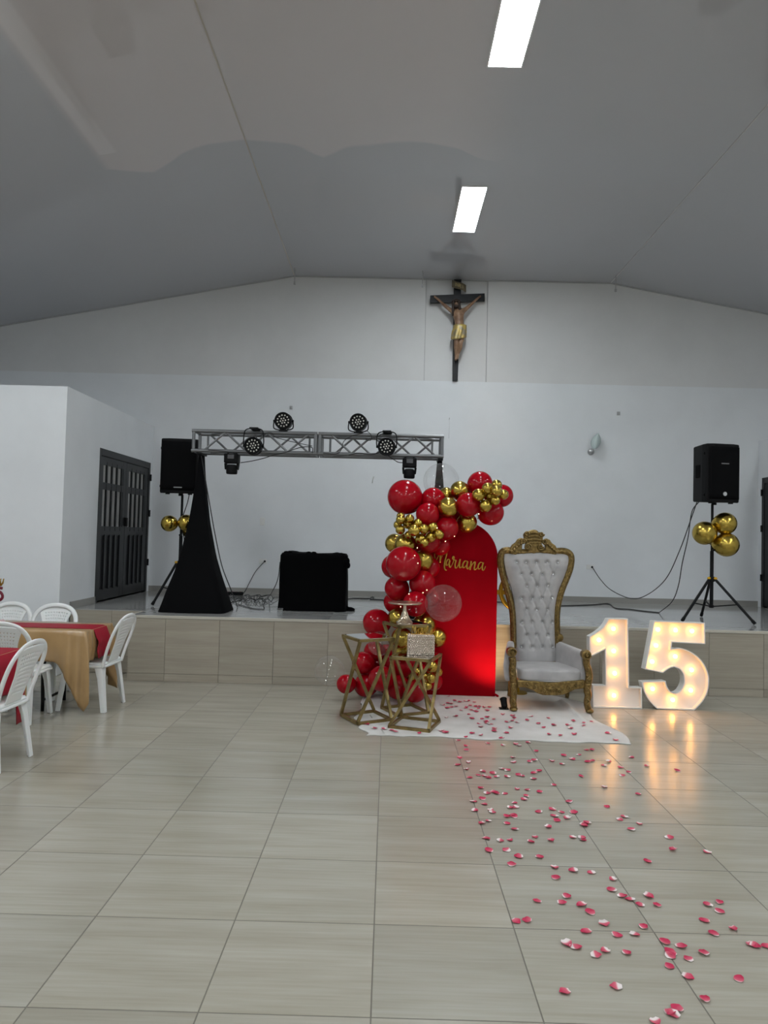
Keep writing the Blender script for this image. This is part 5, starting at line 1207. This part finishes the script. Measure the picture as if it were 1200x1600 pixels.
# ================================================================ dressed tables
M_SATIN, nt, b = new_mat('gold_satin'); n = noise_tex(nt, coords(nt), 4, 3)
nt.links.new(ramp(nt, n, [(.3, (.36, .215, .085)), (.7, (.44, .275, .12))]), b.inputs['Base Color']); setp(b, rough=.30, sheen=.1, spec=.6)
M_RUNNER = pm('red_runner', (.33, .006, .022), .6, spec=.25)
def cloth_table(x0, x1, y0, y1, z, drop, seed, lab, clab, corner=.36, lift=-2.98):
    cx, cy = (x0+x1)/2, (y0+y1)/2
    t = thing('folding_table', lab, 'table', (cx, cy, .0005)); hx, hy = (x1-x0)/2, (y1-y0)/2
    m = MB(); m.box((0, 0, z-.03), (2*hx-.01, 2*hy-.01, .045)); m.build('table_top', M_WHITEP, t, bevel=.008)
    for s in (-1, 1):
        for s2 in (-1, 1):
            m = MB(); xx = s*(hx-.40); m.tube(catmull([(xx+s*.16, s2*(hy-.12), z-.05), (xx+s*.10, s2*(hy-.10), z-.18), (xx, s2*(hy-.08), z-.30), (xx, s2*(hy-.08), .0)], 5), .016, 8); m.build('leg', M_BLACKM, t, smooth=True)
        m = MB(); m.tube([(s*(hx-.40), -hy+.08, .1), (s*(hx-.40), hy-.08, .1)], .012, 8); m.build('leg_brace', M_BLACKM, t)
    # cloth: top plus skirt following a rounded rectangle, corners hang lower in cone folds
    rnd = random.Random(seed); per = []; rad = .03
    NS = 80
    for (ax_, ay_, bx_, by_) in ((-1, -1, 1, -1), (1, -1, 1, 1), (1, 1, -1, 1), (-1, 1, -1, -1)):
        for k in range(NS):
            q = k/NS; per.append((ax_+(bx_-ax_)*q, ay_+(by_-ay_)*q, q, bx_-ax_))
    n_ = len(per); nv = 14
    def fn(u, v):
        i = int(round(u*n_)) % n_; px_, py_, q, hor = per[i]; L_ = 2*hx if hor else 2*hy
        dc = min(q, 1-q)*L_; cf = max(0, 1-dc/(.28 if hor else .085)); cf = cf*cf*(3-2*cf)
        kx, ky = (1 if px_ > .999 else -1 if px_ < -.999 else 0), (1 if py_ > .999 else -1 if py_ < -.999 else 0)
        nrm = Vector((0, -1 if hor > 0 else 1, 0)) if hor else Vector(((1 if px_ > 0 else -1), 0, 0))
        cn = Vector((1 if px_ > 0 else -1, 1 if py_ > 0 else -1, 0)).normalized(); nn = (nrm*(1-cf)+cn*cf).normalized()
        wx = cx+px_*hx; lng = max(0, min(1, (wx-lift)/.10)) if hor > 0 else 0     # over the chair seats the cloth ends on the seat
        D = drop+.07*lng+corner*cf**1.5+.008*noise.noise(Vector((i*.035, seed, 0)))
        s_ = i*.043*L_
        wav = (.016*sin(s_*5.1+seed)+.010*sin(s_*11+2*seed))*v**1.2+cf**.7*.036*sin(dc*85+.6)*v**.45+.012*sin(i*.55+seed)*v**.7
        bulge = .012+.02*sin(pi*v)*.6+.045*cf*v-.05*(1-cf)*v*v*.5
        return (px_*hx+nn.x*(bulge+wav), py_*hy+nn.y*(bulge+wav), z+.002-D*v+(.004*(1-v)))
    m = MB(); m.grid(fn, n_, nv, closeu=True); k0 = len(m.v); m.v.append((0, 0, z+.006)); m.f += [(k0, (i+1) % n_, i) for i in range(n_)]
    ob = m.build('tablecloth', M_SATIN, None, smooth=True, loc=(cx, cy, 0), solid=.003); tag(ob, clab, 'tablecloth'); return t
def runner(x0, xe, y0, y1, z, hang, lab, fl_=.04, seed=1, split=None, long_=None):
    path = [(x0, z), (xe-.02, z), (xe+.015, z-.008), (xe+fl_*.8, z-.08)]+[(xe+fl_+.006*sin(k*1.3), z-.08-(hang-.08)*k/6) for k in range(1, 7)]
    P = [Vector((x, 0, zz)) for x, zz in path]
    def f(u, v):
        i = u*(len(P)-1); k = min(int(i), len(P)-2); p = P[k].lerp(P[k+1], i-k); yy = y0+(y1-y0)*v; zz = p.z
        if split and yy > split and zz < z-.08: zz = z-.08-(z-.08-zz)*(long_-.08)/(hang-.08)
        return (p.x+(.006*sin(v*9+seed) if p.z < z-.1 else 0), yy, zz)
    m = MB(); m.grid(f, len(P), 27); ob = m.build('table_runner', M_RUNNER, None, smooth=True, solid=.003); tag(ob, lab, 'table runner')
TZ = .735
cloth_table(-4.62, -2.70, 6.50, 7.10, TZ, .280, 2, 'folding table with black legs under a gold cloth, near the stage', 'gold satin cloth with hanging corner folds on the table near the stage')
runner(-4.6, -2.70, 6.64, 6.94, TZ+.012, .27, 'red runner across the gold cloth of the table near the stage', .055)
cloth_table(-4.70, -2.78, 4.80, 5.50, TZ, .24, 5, 'folding table under a gold cloth, farther from the stage', 'gold satin cloth on the table farther from the stage', .2)
runner(-4.6, -2.78, 5.10, 5.49, TZ+.012, .288, 'long red runner hanging low at the end of the nearer table', .06, 3, 5.34, .54)
# centrepiece: red five under a gold crown, on a small base
cpx = PY(-4, 928, 6.8); cpt = thing('numeral_centrepiece', 'red number fifteen centrepiece topped by a small gold crown on the gold-clothed table', 'centrepiece', (cpx.x-.055, 6.8, TZ+.016))
zc = cpx.z-TZ-.016; M_CRED = pm('crimson_board', (.16, .004, .02), .45)
m = MB(); m.tube(catmull([(.10, 0, zc+.055), (.035, 0, zc+.055), (.03, 0, zc+.01), (.07, 0, zc+.022), (.10, 0, zc-.005), (.10, 0, zc-.04), (.065, 0, zc-.062), (.025, 0, zc-.045)], 5), .014, 8, flat=(Vector((0, 1, 0)), .6)); m.build('numeral', M_CRED, cpt, smooth=True)
m = MB(); m.tube([(-.05, 0, zc+.04), (-.02, 0, zc+.06), (-.02, 0, zc-.06)], .014, 8, flat=(Vector((0, 1, 0)), .6)); m.build('numeral', M_CRED, cpt, smooth=True)
m = MB(); m.lathe([(.035, zc+.075), (.045, zc+.10)], 16, Mrot((.055, 0, 0)), caps=False)
for k in range(8): a = 2*pi*k/8; m.tube([(.055+.042*cos(a), .042*sin(a), zc+.095), (.055+.05*cos(a), .05*sin(a), zc+.135)], [.008, .003], 6); m.ball((.055+.05*cos(a), .05*sin(a), zc+.137), .006, 6, 4)
m.build('crown', M_GOLDP, cpt, smooth=True)
m = MB(); m.tube([(.02, 0, .01), (.02, 0, zc-.055)], .004, 6); m.build('stick', M_GOLDP, cpt)
m = MB(); m.lathe([(.06, 0), (.055, .03), (.04, .035)], 16, Mrot((.02, 0, 0))); m.build('base', M_CRED, cpt)
nk = PY(4, 966, 6.62); m = MB(); m.prism([(-.05, 0), (.05, 0), (.0, .07)], -.04, .04); m.prism([(.02, .0), (.065, 0), (.05, .035)], -.05, .0)
tag(m.build('folded_napkin', pm('pink_paper', (.75, .55, .56), .7), None, loc=(nk.x, 6.60, TZ+.010)), 'folded pink paper napkin on the gold-clothed table', 'napkin')
